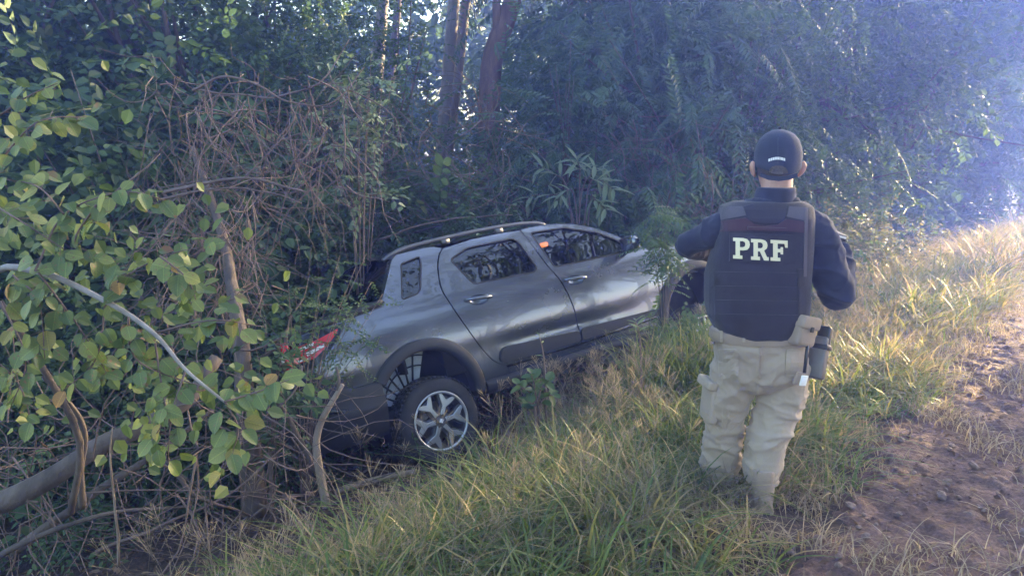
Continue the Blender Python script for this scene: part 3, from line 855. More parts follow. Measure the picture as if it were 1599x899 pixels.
def rim_meshes():
    f = MB(); s = MB()
    V, F = lathe([(0.206, 0.008), (0.2115, -0.006), (0.214, -0.016), (0.209, -0.020), (0.199, -0.016), (0.196, -0.004)], 72); f.add(V, F)
    V, F = lathe([(0.196, -0.004), (0.188, 0.03), (0.180, 0.10), (0.188, 0.18)], 60); s.add(V, F)
    R1 = 0.199
    for k in range(6):
        a = math.radians(90 + 30 + 60 * k + 0)
        def pt(r, w_): return (r * math.cos(a) - w_ * math.sin(a), r * math.sin(a) + w_ * math.cos(a))
        def pol(r, da): return (r * math.cos(a + da), r * math.sin(a + da))
        Y = [pt(0.042, -0.017), pt(0.106, -0.0145), pt(0.148, -0.047), pol(R1, -0.36), pol(R1, -0.23), pt(0.172, -0.018), pt(0.158, 0),
             pt(0.172, 0.018), pol(R1, 0.23), pol(R1, 0.36), pt(0.148, 0.047), pt(0.106, 0.0145), pt(0.042, 0.017)]
        extrude2d(Y, 0.0, 0.045, f, s)
        # darker shoulder that flanks the machined face
        Y2 = [pt(0.04, -0.034), pt(0.106, -0.028), pt(0.144, -0.058), pol(R1, -0.43), pol(R1, 0.43), pt(0.144, 0.058), pt(0.106, 0.028), pt(0.04, 0.034)]
        extrude2d(Y2, 0.016, 0.055, s, s)
    hub = [(0.058 * math.cos(t), 0.058 * math.sin(t)) for t in np.linspace(0, 2 * math.pi, 24, endpoint=False)]
    extrude2d(hub, 0.006, 0.06, s, s)
    return f.mesh('rim'), s.mesh('rim_dark_side')  # second mesh holds the dark alloy of the two-tone rim
me_tyre = tyre_mesh(); me_face, me_side = rim_meshes()
me_tyre.materials.append(M_tyre); me_face.materials.append(M_alloy); me_side.materials.append(M_alloyd)
mbk = MB()
V, F = lathe([(0.02, 0.085), (0.14, 0.085), (0.14, 0.10), (0.02, 0.10)], 40); mbk.add(V, F)
me_disc = mbk.mesh('brake_drum'); me_disc.materials.append(M_steel)
mbn = MB()
for k in range(4):
    t = math.radians(45 + 12 + 90 * k); mbn.tube([(0.042 * math.cos(t), 0.012, 0.042 * math.sin(t)), (0.042 * math.cos(t), -0.004, 0.042 * math.sin(t))], 0.0095, 6)
mbn = MB(); mbn.tube([(0, 0.012, 0), (0, -0.004, 0)], 0.0095, 6)
me_nut = mbn.mesh('wheel_nut', smooth=False); me_nut.materials.append(M_steel)
mbc = MB(); mbc.tube([(0, 0.02, 0), (0, -0.004, 0), (0, -0.008, 0)], [0.027, 0.027, 0.022], 24)
me_cap = mbc.mesh('hub_cap'); me_cap.materials.append(M_alloyd)
mbe = MB(); mbe.box((0, -0.010, 0), (0.0135, 0.003, 0.0135), M=[[.87, 0, .5], [0, 1, 0], [-.5, 0, .87]], bev=0.002)
me_emb = mbe.mesh('emblem'); me_emb.materials.append(M_clear)
for i, (x, sd, z) in enumerate(((0.0, -1, 0.32), (0.0, 1, 0.30), (2.70, -1, 0.255), (2.70, 1, 0.27))):
    wh = link('wheel', me_tyre, None, car)
    wh.location = (x, sd * 0.815, z)
    wh.rotation_euler = (0, 0.0, 0 if sd < 0 else math.pi)
    link('rim', me_face, None, wh); link('rim_spoke_sides', me_side, None, wh); link('brake_drum', me_disc, None, wh)
    for k in range(4):
        t = math.radians(57 + 90 * k); nt_ = link('wheel_nut', me_nut, None, wh); nt_.location = (0.042 * math.cos(t), 0, 0.042 * math.sin(t))
    link('hub_cap', me_cap, None, wh); link('emblem', me_emb, None, wh)
# ------------------------------------------------------------ the person, seen from behind
from mathutils.bvhtree import BVHTree
def cloth_mat(name, c1, c2, rough=0.85, scale=5, weave=500, bump=0.25, sheen=0.15):
    return solid_mat(name, c1, c2, rough=rough, spec=0.25, scale=scale, bump=bump, bscale=weave, sheen=sheen)
M_skin = solid_mat('skin', (0.42, 0.23, 0.165), (0.50, 0.28, 0.20), rough=0.5, scale=30, bump=0.08, bscale=220)
M_navy = cloth_mat('navy_shirt_cloth', (0.016, 0.018, 0.040), (0.024, 0.026, 0.052))
M_vest = cloth_mat('dark_vest_cloth', (0.020, 0.017, 0.026), (0.033, 0.028, 0.038), weave=320, bump=0.35)
M_wine = cloth_mat('wine_vest_cloth', (0.046, 0.021, 0.032), (0.060, 0.028, 0.040), weave=320)
M_vgrey = cloth_mat('grey_vest_cloth', (0.070, 0.060, 0.074), (0.09, 0.078, 0.092), weave=320)
M_khaki = cloth_mat('khaki_cloth', (0.29, 0.228, 0.172), (0.37, 0.295, 0.225), scale=3.5, weave=420)
M_tan = cloth_mat('tan_webbing', (0.22, 0.165, 0.12), (0.29, 0.22, 0.165), weave=260)
M_cap = cloth_mat('navy_cap_cloth', (0.018, 0.024, 0.050), (0.028, 0.034, 0.062), weave=420)
M_cream = cloth_mat('cream_lettering', (0.70, 0.62, 0.40), (0.78, 0.70, 0.47), weave=400)
M_white = cloth_mat('white_cloth', (0.72, 0.70, 0.67), (0.80, 0.78, 0.75))
M_suede = cloth_mat('sand_suede', (0.24, 0.175, 0.13), (0.32, 0.245, 0.185), weave=160)
M_sole = solid_mat('boot_sole', (0.03, 0.026, 0.022), (0.06, 0.05, 0.04), rough=0.9)
M_holst = solid_mat('grey_polymer', (0.10, 0.088, 0.085), (0.14, 0.125, 0.115), rough=0.5, scale=12)
M_gun = solid_mat('black_polymer', (0.018, 0.018, 0.02), rough=0.45)
M_hair = solid_mat('short_hair', (0.035, 0.026, 0.022), (0.09, 0.065, 0.05), rough=0.8, scale=160, bump=0.5, bscale=400)

PY0 = 3.45
def A(px, py, dy=0.0): return at(px, py, PY0 + dy)
def sring(c, a, b, tilt=(0, 0, 1), e=2.4, n=28, yaw=0.0):
    """Superellipse ring; a across (x), b in depth."""
    t = np.linspace(0, 2 * np.pi, n, endpoint=False)
    ct, st = np.cos(t), np.sin(t)
    x = a * np.sign(ct) * np.abs(ct) ** (2 / e); y = b * np.sign(st) * np.abs(st) ** (2 / e)
    cz, sz = math.cos(yaw), math.sin(yaw)
    P = np.stack([x * cz - y * sz, x * sz + y * cz, np.zeros(n)], 1)
    return P + np.asarray(c)
def limb(pts, rad, n=16, m=26, squash=None):
    P = spline(pts, m); r = spline(np.array(rad)[:, None] * np.ones((1, 1)), m)[:, 0]
    return tube_vf(P, r, n)
def loft_vf(rings):
    R_ = np.array(rings); k, n = R_.shape[:2]
    V = R_.reshape(-1, 3); F = []
    for i in range(k - 1):
        for j in range(n):
            q = (j + 1) % n; F.append([i * n + j, i * n + q, (i + 1) * n + q, (i + 1) * n + j])
    T = []
    for j in range(1, n - 1):
        T.append([0, j + 1, j]); o = (k - 1) * n; T.append([o, o + j, o + j + 1])
    return V, np.array(F), np.array(T)
def union(name, pieces, voxel, smooth_it, mat, parent, disp=None):
    """One continuous closed surface out of overlapping lofts."""
    mb = MB()
    for V, F, T in pieces:
        k = mb.n; mb.add(V, F); mb.T.append(T + k)
    o = mb.build(name + '_raw', None)
    md = o.modifiers.new('r', 'REMESH'); md.mode = 'VOXEL'; md.voxel_size = voxel; md.use_smooth_shade = True
    if smooth_it:
        ms = o.modifiers.new('s', 'SMOOTH'); ms.factor = 0.5; ms.iterations = smooth_it
    dg = bpy.context.evaluated_depsgraph_get()
    me = bpy.data.meshes.new_from_object(o.evaluated_get(dg))
    bpy.data.objects.remove(o)
    me.name = name
    if disp:
        n = len(me.vertices); co = np.empty(n * 3, np.float32); me.vertices.foreach_get('co', co); co = co.reshape(-1, 3)
        nr = np.empty(n * 3, np.float32); me.vertices.foreach_get('normal', nr); nr = nr.reshape(-1, 3)
        co = co + nr * disp(co.astype(float))[:, None]
        me.vertices.foreach_set('co', co.ravel().astype(np.float32)); me.update()
    me.polygons.foreach_set('use_smooth', np.ones(len(me.polygons), bool))
    return link(name, me, mat, parent)

footR = np.array([1.175, 3.36, 0]); footL = np.array([1.055, 3.575, 0])
footR[2] = gz(*footR[:2]); footL[2] = gz(*footL[:2])
pr_base = (footR + footL) / 2
person = thing('person', 'person seen from behind in dark vest, navy cap and khaki trousers standing on the verge', 'person')
hipR, hipL = A(1221, 580, 0.0), A(1149, 580, 0.02)
kneeR, kneeL = A(1203, 668, -0.02), A(1131, 668, 0.07)
ankR, ankL = footR + [0.0, -0.01, 0.10], footL + [0.0, -0.01, 0.10]
shR, shL = A(1274, 362, 0.0), A(1128, 356, 0.02)
elR, elL = A(1302, 464, 0.02), A(1064, 384, 0.17)
wrR, wrL = A(1311, 386, 0.17), A(1112, 398, 0.34)
neck0, head_c = A(1206, 330, 0.0), A(1214, 252, 0.03)

# body: one continuous surface from boots to head, both hands with five fingers
P_ = []
P_.append(loft_vf([sring(A(1187, y), hw * 0.00295 * 0.86, d, e=2.4) for y, hw, d in ((600, 60, .10), (560, 76, .125), (520, 72, .115), (470, 66, .105), (420, 70, .11), (370, 72, .115), (335, 68, .10), (318, 40, .07))]))
for h, k, a_, m_ in ((hipR, kneeR, ankR, A(1199, 700, -.04)), (hipL, kneeL, ankL, A(1126, 705, .09))):
    P_.append(limb([h, (h + k) / 2, k, m_, a_, a_ - [0, 0, 0.06]], [.075, .064, .044, .042, .034, .034]))
    P_.append(limb([a_ - [0, .05, .06], a_ + [0, 0.06, -.055], a_ + [0.0, .17, -.075]], [.035, .045, .03]))
for s_, e_, w_ in ((shR, elR, wrR), (shL, elL, wrL)):
    P_.append(limb([s_ + [0, 0, .0], (s_ + e_) / 2, e_], [.055, .047, .038]))
    P_.append(limb([e_, e_ * .6 + w_ * .4, w_], [.040, .040, .027]))
def hand(w_, fwd, up, curl):
    """Palm, four fingers of unequal length and a thumb."""
    f = np.asarray(fwd, float); f /= np.linalg.norm(f); u_ = np.asarray(up, float); u_ -= f * (u_ @ f); u_ /= np.linalg.norm(u_); s_ = np.cross(f, u_)
    out = [limb([w_, w_ + f * .045, w_ + f * .085], [.027, .034, .030], n=12, m=10)]
    out.append(limb([w_ + f * .03 + s_ * .02, w_ + f * .085 + s_ * .026], [.022, .016], n=10, m=6))
    out.append(limb([w_ + f * .03 - s_ * .02, w_ + f * .085 - s_ * .026], [.022, .016], n=10, m=6))
    for k, L in enumerate((.068, .078, .074, .056)):
        b = w_ + f * .085 + s_ * (.030 - .020 * k)
        pts = [b - f * .02]; d = f.copy(); q = b
        for j, frac in enumerate((.45, .32, .23)):
            a_ = curl * (0.5 + 0.35 * j); d = f * math.cos(a_ * (j + 1) * .7) + u_ * math.sin(a_ * (j + 1) * .7)
            pts.append(q); q = q + d * L * frac
        pts.append(q)
        out.append(limb(pts, [.010, .0098, .009, .0085, .007], n=8, m=12))
    b = w_ + f * .03 + s_ * .03
    out.append(limb([b, b + s_ * .022 + f * .028 + u_ * .012, b + s_ * .026 + f * .052 + u_ * .030], [.014, .011, .008], n=8, m=8))
    return out
P_ += hand(wrR, np.array([-0.55, 0.8, -0.12]), np.array([-.6, -.3, .3]), 1.0)
P_ += hand(wrL, np.array([0.85, 0.45, -0.08]), np.array([.3, -.2, .8]), 0.9)
P_.append(limb([neck0 + [0, .01, -.04], A(1212, 300, .01), A(1214, 262, .03)], [.075, .070, .068]))
HS = 1.07
P_.append(loft_vf([sring(head_c + np.array([0, dy, dz]) * HS, a_ * HS, b_ * HS, e=2.2) for dz, a_, b_, dy in ((-.115, .030, .035, .055), (-.10, .052, .062, .035), (-.07, .066, .083, .012), (-.03, .075, .094, .002), (.01, .079, .099, 0), (.05, .077, .096, -.004), (.085, .060, .076, -.006), (.103, .030, .04, -.006))]))
for s_ in (-1, 1):                                        # ears
    c = head_c + np.array([s_ * .091 * HS, 0.0, -0.030 * HS])
    V, F, T = limb([c + [0, .004, -.036], c + [s_ * .012, -.006, -.018], c + [s_ * .020, -.012, .010], c + [s_ * .014, -.006, .032]], [.007, .011, .013, .010], n=10, m=10)
    P_.append((V, F, T))
fy = 0.094 * HS                                            # face: nose, brow, lips, chin, turned away from the camera
P_.append(limb([head_c + [0, fy - .002, .022], head_c + [0, fy + .014, -.012], head_c + [0, fy + .018, -.026], head_c + [0, fy, -.034]], [.008, .010, .013, .012], n=8, m=8))
P_.append(limb([head_c + [-.045, fy - .02, .03], head_c + [0, fy - .002, .033], head_c + [.045, fy - .02, .03]], [.010, .011, .010], n=8, m=8))
for dz in (-.062, -.073): P_.append(limb([head_c + [-.022, fy - .014, dz], head_c + [0, fy - .002, dz], head_c + [.022, fy - .014, dz]], [.004, .0062, .004], n=8, m=8))
body = union('body', P_, 0.006, 3, M_skin, person)
for s_ in (-1, 1):
    V, F = rock_vf(1, 2); V = V / np.linalg.norm(V, axis=1)[:, None] * .0125
    obj('eye', V + head_c + [s_ * .034 * HS, fy - .012, .008], F, M_white, person)

# shirt
P_ = [loft_vf([sring(A(1188 + dx, y), hw * 0.00295, d, e=2.5) for y, hw, d, dx in ((530, 70, .132, -1), (490, 70, .132, -3), (440, 71, .135, -2), (390, 71, .135, 4), (352, 72, .13, 8), (334, 62, .105, 11), (320, 46, .085, 16), (310, 33, .075, 20))])]
P_.append(limb([A(1240, 346), shR + [0, 0, .0], (shR + elR) / 2 + [0.012, 0, 0], elR + [0.006, -.01, .02], elR + [0.012, 0.02, -.035]], [.075, .084, .082, .076, .052]))
P_.append(limb([elR + [0.01, 0.0, -.02], elR + (wrR - elR) * .35 + [.018, 0, 0], elR + (wrR - elR) * .7 + [.006, 0, 0], wrR], [.070, .072, .060, .045]))
P_.append(limb([A(1165, 346), shL, (shL + elL) / 2 + [-.004, 0, -.006], elL + [0.01, -.01, .0]], [.070, .078, .064, .050]))
P_.append(limb([elL + [.012, -.01, 0], elL * .6 + wrL * .4, wrL], [.050, .050, .040]))
def shirt_disp(co):
    q = co @ np.array([[1, .3, .25], [-.2, 1, .1], [-.3, .2, 1]])
    a = fbm(q * np.array([1.0, 1.0, 2.0]), 9.0, 3, 71)
    b = 1 - np.abs(fbm(q * np.array([1, 1, 1.8]), 6.0, 2, 77)) * 2
    ridge = lambda p, sc, sd: np.clip(1 - np.abs(vnoise(p, sc, sd)) * 3.0, 0, 1) ** 1.3
    wv = co + np.stack([vnoise(co, 6, 4), vnoise(co, 6, 5), vnoise(co, 6, 6)], 1) * .04
    return 0.006 * a + 0.003 * b + .011 * ridge(wv @ np.array([[1, .2, .5], [0, 1, .2], [.5, .2, 1.6]]), 6.5, 83) + .004 * ridge(wv * np.array([1, 1, 1.8]), 17.0, 85) - .004
shirt = union('shirt', P_, 0.009, 4, M_navy, person, shirt_disp)
col = loft_vf([sring(A(x, y, dy), a_, b_, e=2.0) for x, y, dy, a_, b_ in ((1203, 326, 0, .115, .10), (1207, 316, .0, .098, .09), (1210, 308, .003, .092, .086), (1211, 300, .006, .089, .084), (1212, 294, .009, .086, .082), (1212, 292, .010, .078, .074), (1212, 300, .010, .07, .07))])
mb = MB(); mb.add(col[0] + np.array([[0, 0, 0]]) , col[1])
co_ = mb.build('collar', M_navy, shirt)

# trousers
P_ = [loft_vf([sring(A(1187 + dx, y), hw * 0.00297, d, e=2.5) for y, hw, d, dx in ((512, 71, .132, -2), (535, 71, .136, -2), (560, 71, .138, -1), (585, 70, .132, 0), (600, 58, .11, 0), (608, 40, .07, 0))])]
P_.append(limb([hipR + [0, 0, .03], A(1221, 612, 0), A(1212, 645, -.01), kneeR + [.0, 0, 0], A(1198, 700, -.04), A(1189, 735, -.055), A(1189, 752, -.06)], [.116, .107, .095, .091, .088, .081, .073], n=24, m=36))
P_.append(limb([hipL + [-.005, 0, .03], A(1137, 612, .03), A(1131, 645, .05), kneeL + [-.004, 0, 0], A(1126, 705, .09), A(1125, 745, .11), A(1125, 768, .12)], [.112, .103, .094, .091, .088, .080, .073], n=24, m=36))
def pants_disp(co):
    c, s = math.cos(.5), math.sin(.5)
    sx = np.sign(co[:, 0] - 1.125)
    q = np.stack([co[:, 0] * c + sx * co[:, 2] * s, co[:, 1], co[:, 2] * c - sx * co[:, 0] * s], 1)
    def ridge(p, sc, sd): return np.clip(1 - np.abs(vnoise(p, sc, sd)) * 3.2, 0, 1) ** 1.2
    low = np.clip((0.62 - co[:, 2]) / 0.25, 0, 1); top_ = np.clip((co[:, 2] - .70) / .12, 0, 1)
    wv = co + np.stack([vnoise(co, 5, 1), vnoise(co, 5, 2), vnoise(co, 5, 3)], 1) * .05
    a = ridge((q + (wv - co)) * np.array([1, 1, 1.9]), 4.2, 91) * .013
    b = ridge(np.stack([wv[:, 0] - .6 * sx * wv[:, 2], wv[:, 1], wv[:, 2] * 1.3 + .5 * wv[:, 0]], 1) * np.array([1, 1, 1.6]), 6.5, 97) * .010
    c_ = ridge(wv * np.array([.9, .9, 2.2]), 6.0, 95) * .012 * low
    d_ = ridge(wv * np.array([1, 1, 1.7]) + co * .4, 15.0, 99) * .0035 + ridge(q * np.array([1, 1, 2.2]), 24.0, 101) * .0018
    return d_ + (a + b) * (1 - .5 * top_) + c_ - .006
trous = union('trousers', P_, 0.0075, 3, M_khaki, person, pants_disp)
bvh_t = BVHTree.FromPolygons([v.co for v in trous.data.vertices], [tuple(p.vertices) for p in trous.data.polygons])

# vest
P_ = [loft_vf([sring(A(x, y), hw * 0.00293, d, e=3.0, n=40) for y, hw, x, d in ((521, 50, 1184, .150), (512, 68, 1184, .158), (495, 76, 1182, .165), (470, 79, 1181, .168), (430, 79, 1182, .170), (395, 75, 1188, .168), (360, 73, 1192, .162), (338, 72, 1194, .15), (322, 69, 1196, .115), (314, 53, 1200, .09))])]
def vest_disp(co): return 0.004 * fbm(co * np.array([1, 1, 1.6]), 7.0, 3, 51)
vest = union('vest', P_, 0.008, 2, M_vest, person, vest_disp)
bvh_v = BVHTree.FromPolygons([v.co for v in vest.data.vertices], [tuple(p.vertices) for p in vest.data.polygons])
def on_back(P2, off, bvh=None):
    """Points given by their place in the photograph laid on the back of the vest, off metres proud."""
    out = []
    for p in P2:
        q = A(p[0], p[1], -.17); o_ = np.array([0, 0, CAM_Z]); d_ = (q - o_) / np.linalg.norm(q - o_)
        h = (bvh or bvh_v).ray_cast(Vector(o_), Vector(d_))
        q = np.array(h[0]) if h[0] is not None else q + d_ * .06
        out.append(q - d_ * off)
    return np.array(out)
def patch(name, outer, mat, parent, off=0.003, holes=(), step=7.0, thick=0.006, bvh=None):
    V2, F, loops = fill2d(outer, holes, step)
    a = V2[F]; 
    mb = MB(); V = on_back(V2, off, bvh)
    mb.add(V, F)                                        # photo y grows downward, so this winding faces the camera
    for L in loops:
        n = len(L); Aq = on_back(L, off, bvh); B = Aq + [0, thick, 0]; i = np.arange(n); j = (i + 1) % n
        mb.add(np.concatenate([Aq, B]), np.stack([i, j, j + n, i + n], 1))
    return mb.build(name, mat, parent, smooth=False)
yoke = [(1161, 322), (1166, 338), (1178, 347), (1196, 350), (1214, 348), (1226, 339), (1231, 322), (1213, 317), (1180, 317)]
patch('neck_flap', yoke, M_vest, vest, off=0.011)
patch('shoulder_panel', [(1124, 324), (1160, 322), (1165, 336), (1124, 344)], M_vgrey, vest, off=0.006)
patch('shoulder_panel', [(1232, 322), (1258, 324), (1259, 345), (1228, 338)], M_vgrey, vest, off=0.006)
patch('wine_band', [(1121, 346), (1165, 340), (1178, 350), (1196, 353), (1215, 351), (1228, 342), (1262, 347), (1262, 364), (1225, 361), (1160, 360), (1119, 362)], M_wine, vest, off=0.005)
patch('drag_handle', [(1168, 354), (1228, 356), (1227, 361), (1168, 359)], M_wine, vest, off=0.016, thick=0.012)
badge = patch('name_panel', [(1140, 364), (1238, 367), (1237, 412), (1139, 408)], M_vest, vest, off=0.009)
for y in (424, 446, 468, 490):
    patch('webbing', [(1116, y), (1250, y + 2), (1250, y + 11), (1116, y + 9)], M_vest, vest, off=0.0045, thick=0.005)
for x0 in (1104, 1246): patch('side_strap', [(x0, 420), (x0 + 13, 420), (x0 + 13, 500), (x0 + 1, 496)], M_vgrey if x0 < 0 else M_vest, vest, off=0.006)
patch('vest_edging', [(1257, 324), (1262, 324), (1260, 432), (1255, 432)], M_vgrey, vest, off=0.008)
# slab serif letters, drawn in a unit box (x right, y down)
P_o = [(0, 0), (.62, 0), (.84, .04), (.96, .14), (1, .29), (.96, .44), (.84, .55), (.62, .59), (.40, .59), (.40, .84), (.55, .84), (.55, 1), (0, 1), (0, .84), (.15, .84), (.15, .16), (0, .16)]
P_h = [(.40, .15), (.58, .15), (.70, .19), (.74, .29), (.70, .40), (.58, .44), (.40, .44)]
R_o = [(0, 0), (.58, 0), (.79, .04), (.90, .14), (.93, .28), (.89, .42), (.74, .53), (.90, .84), (1.0, .84), (1.0, 1), (.74, 1), (.50, .58), (.38, .58), (.38, .84), (.50, .84), (.50, 1), (0, 1), (0, .84), (.14, .84), (.14, .16), (0, .16)]
R_h = [(.38, .15), (.55, .15), (.64, .19), (.68, .29), (.64, .39), (.55, .43), (.38, .43)]
F_o = [(0, 0), (1, 0), (1, .34), (.86, .34), (.82, .16), (.41, .16), (.41, .42), (.58, .42), (.60, .33), (.73, .33), (.73, .67), (.60, .67), (.58, .58), (.41, .58), (.41, .84), (.57, .84), (.57, 1), (0, 1), (0, .84), (.15, .84), (.15, .16), (0, .16)]
for (x0, x1, y0), o_, h_ in (((1145, 1171, 371), P_o, P_h), ((1173, 1200.5, 373), R_o, R_h), ((1203.5, 1230, 374.5), F_o, None)):
    f_ = lambda q: [(x0 + (x1 - x0) * p[0], y0 + 32.5 * p[1] + 0.05 * (x1 - x0) * p[0]) for p in q]
    patch('letter', f_(o_), M_cream, badge, off=0.0125, holes=[f_(h_)] if h_ else (), step=3.0, thick=0.003)

# belt, pouch, holster, tag
belt = loft_vf([sring(A(1185, y), hw * 0.00296, .147, e=2.5, n=40) for y, hw in ((513, 74.5), (517, 76.5), (525, 76.5), (529, 74.5))])
mb = MB(); mb.add(belt[0], belt[1]); belt_o = mb.build('belt', M_tan, person)
def rbox(name, c, h, R_, mat, parent, bev, name2=None):
    mb = MB(); mb.box(c, h, M=R_, bev=bev); return mb.build(name, mat, parent)
def rot(ax, ay, az): return np.array((Matrix.Rotation(az, 3, 'Z') @ Matrix.Rotation(ay, 3, 'Y') @ Matrix.Rotation(ax, 3, 'X')))
Rp = rot(0, math.radians(14), math.radians(35))
pc = A(1253, 516, -.115)
po = rbox('pouch', pc, (.066, .038, .070), Rp, M_tan, person, .020)
rbox('pouch_flap', pc + Rp @ np.array([0, -.010, .040]), (.069, .037, .030), Rp, M_suede, po, .014)
rbox('pouch_buckle', pc + Rp @ np.array([0, -.047, .012]), (.010, .004, .012), Rp, M_sole, po, .002)
Rh = rot(0, math.radians(17), math.radians(50)); hc = A(1277, 558, -.02)
ho = rbox('holster', hc, (.034, .040, .100), Rh, M_holst, person, .014)
rbox('pistol_grip', hc + Rh @ np.array([0.0, -.012, .105]), (.017, .030, .045), Rh, M_gun, ho, .010)
rbox('holster_strap', hc + Rh @ np.array([0, -.012, .052]), (.037, .034, .012), Rh, M_gun, ho, .005)
mb = MB(); mb.tube([A(1262, 530, -.13), A(1259, 556, -.15), A(1256, 582, -.16)], [.008, .008, .008], 6); mb.build('hanging_strap', M_gun, person)
rbox('tag', A(1255, 594, -.165), (.018, .005, .024), rot(.1, .15, .4), M_white, person, .003)
rbox('tag_holder', A(1245, 590, -.160), (.014, .006, .030), rot(.1, .3, .3), M_suede, person, .004)
# cargo pocket on the outer left thigh
rbox('cargo_pocket', A(1108, 630, .03), (.022, .075, .085), rot(0, .06, .1), M_khaki, person, .018)
rbox('pocket_flap', A(1105, 597, .03), (.026, .078, .022), rot(0, .25, .1), M_khaki, person, .012)
for p in ([(1228, 545), (1258, 547), (1254, 592), (1226, 588)], [(1120, 546), (1152, 545), (1154, 588), (1124, 592)]):
    patch('back_pocket', rounded(p, 5, 3), M_khaki, person, off=0.007, step=6, thick=0.008, bvh=bvh_t)
for p in ([(1187, 532), (1190, 532), (1188, 592), (1185, 592)], [(1110, 533), (1260, 535), (1260, 538), (1110, 536)]):
    patch('trouser_seam', p, M_suede, person, off=0.004, step=5, thick=0.004, bvh=bvh_t)
for x0_ in (1125, 1160, 1215, 1248):
    patch('belt_loop', [(x0_, 511), (x0_ + 4, 511), (x0_ + 4, 534), (x0_, 534)], M_khaki, person, off=0.016, step=6, thick=0.012, bvh=bvh_t)

# boots
for f_, a_, n_ in ((footR, ankR, 0), (footL, ankL, 1)):
    b = [limb([a_ + [0, -.0, .10], a_ + [0, -.005, .06], a_ + [0, -.005, 0], f_ + [0, -.015, .035]], [.052, .052, .052, .050], n=18)]
    b.append(loft_vf([np.stack([f_[0] + w_ * np.cos(t), np.full(20, f_[1] + y), f_[2] + .012 + np.maximum(np.sin(t), -.15) * h_], 1) for y, w_, h_ in ((-.085, .028, .05), (-.07, .040, .075), (-.02, .046, .085), (.05, .047, .085), (.11, .050, .065), (.17, .046, .05), (.205, .025, .03)) for t in [np.linspace(0, 2 * np.pi, 20, endpoint=False)]]))
    bo = union('boot', b, 0.006, 3, M_suede, person, lambda co: 0.003 * fbm(co * np.array([1, 1, 2.5]), 18, 3, 61))
    mb = MB()
    t = np.linspace(0, 2 * np.pi, 28, endpoint=False)
    so = np.stack([f_[0] + .052 * np.cos(t) * (1 + .06 * np.sin(t)), f_[1] + .06 + .155 * np.sin(t), np.full(28, f_[2] - .005)], 1)
    V, F, T = loft_vf([so, so + [0, 0, .026]]); mb.add(V, F); mb.T.append(T); mb.build('boot_sole', M_sole, bo, smooth=False)

# cap
rows = []
for k, (dz, sc_) in enumerate(((-.052, 1.05), (-.045, 1.075), (-.015, 1.085), (.02, 1.085), (.048, 1.03), (.076, .91), (.098, .71), (.112, .47), (.119, .22), (.121, .02))):
    t = np.linspace(0, 2 * np.pi, 49)
    # the rim rises over the ears and dips at the nape and brow
    lift = (0.018 - 0.030 * np.clip(-np.sin(t), 0, 1) ** 2) * max(0, (0.02 - dz) / 0.07)
    seam = 1 - 0.012 * np.abs(np.cos(3 * t)) ** 12
    rows.append(np.stack([head_c[0] + .083 * HS * sc_ * np.cos(t) * seam * 1.06, head_c[1] - .004 + .103 * HS * sc_ * np.sin(t) * seam, head_c[2] + dz * HS + .012 + lift], 1))
rows = np.array(rows)
rows[:, :, 2] += (head_c[1] - rows[:, :, 1]) * 0.0
cap = surf('cap', rows, M_cap, person)
bm_v = [tuple(p) for p in rows.reshape(-1, 3)]
bvh_c = BVHTree.FromPolygons(bm_v, [tuple(f) for f in grid_faces(*rows.shape[:2])])
open_ = [(1201, 270), (1202, 264), (1206, 260), (1213, 258.5), (1221, 259), (1227, 262), (1230, 267), (1231, 271), (1216, 273)]
patch('cap_opening', open_, M_hair, cap, off=0.0015, step=4, thick=0.002, bvh=bvh_c)
patch('cap_strap', [(1188, 270), (1200, 274), (1216, 276), (1232, 274), (1245, 270), (1246, 276), (1232, 281), (1216, 283), (1200, 281), (1187, 276)], M_cap, cap, off=0.005, step=4, bvh=bvh_c)
patch('cap_seam', [(1215, 215), (1217, 215), (1217, 256), (1215, 256)], M_cap, cap, off=0.003, step=4, bvh=bvh_c)
# pale embroidered word on the back of the cap, too small to read
xx = 1200.0
for k, wd in enumerate((3.0, 2.0, 3.2, 2.6, 3.0, 1.4, 3.0, 2.6)):
    f = lambda x: 250.5 - 3.2 * math.sin(math.pi * (x - 1200) / 29)
    patch('embroidered_letter', [(xx, f(xx) - 2.1), (xx + wd, f(xx + wd) - 2.1), (xx + wd, f(xx + wd) + 2.1), (xx, f(xx) + 2.1)], M_white, cap, off=0.004, step=3, thick=0.002, bvh=bvh_c)
    xx += wd + 0.75
mb = MB()
V, F = rock_vf(1, 1); mb.add(V / np.linalg.norm(V, axis=1)[:, None] * .008 + head_c + [0, -.004, .147], F); mb.build('cap_button', M_cap, cap)
tb = np.linspace(0.15, math.pi - .15, 17)
br = np.array([[(head_c[0] + (.076 + .004 * k) * math.cos(t) * 1.0, head_c[1] + .095 + (.012 + .022 * k) * math.sin(t), head_c[2] + .008 - .004 * k - .018 * abs(math.cos(t)) ** 2) for t in tb] for k in range(4)])
surf('cap_brim', br, M_cap, cap, thick=0.003)
hair = loft_vf([sring(head_c + np.array([0, dy, dz]) * HS, a_ * HS, b_ * HS, e=2.2) for dz, a_, b_, dy in ((-.075, .060, .078, .008), (-.055, .0735, .094, -.001), (-.02, .0795, .0995, -.001), (.02, .0815, .1015, -.001), (.05, .079, .098, -.004))])
Vh = hair[0].copy(); front = Vh[:, 1] > head_c[1] + .03; Vh[front, 1] -= .012
obj('hair', Vh, hair[1], M_hair, person)
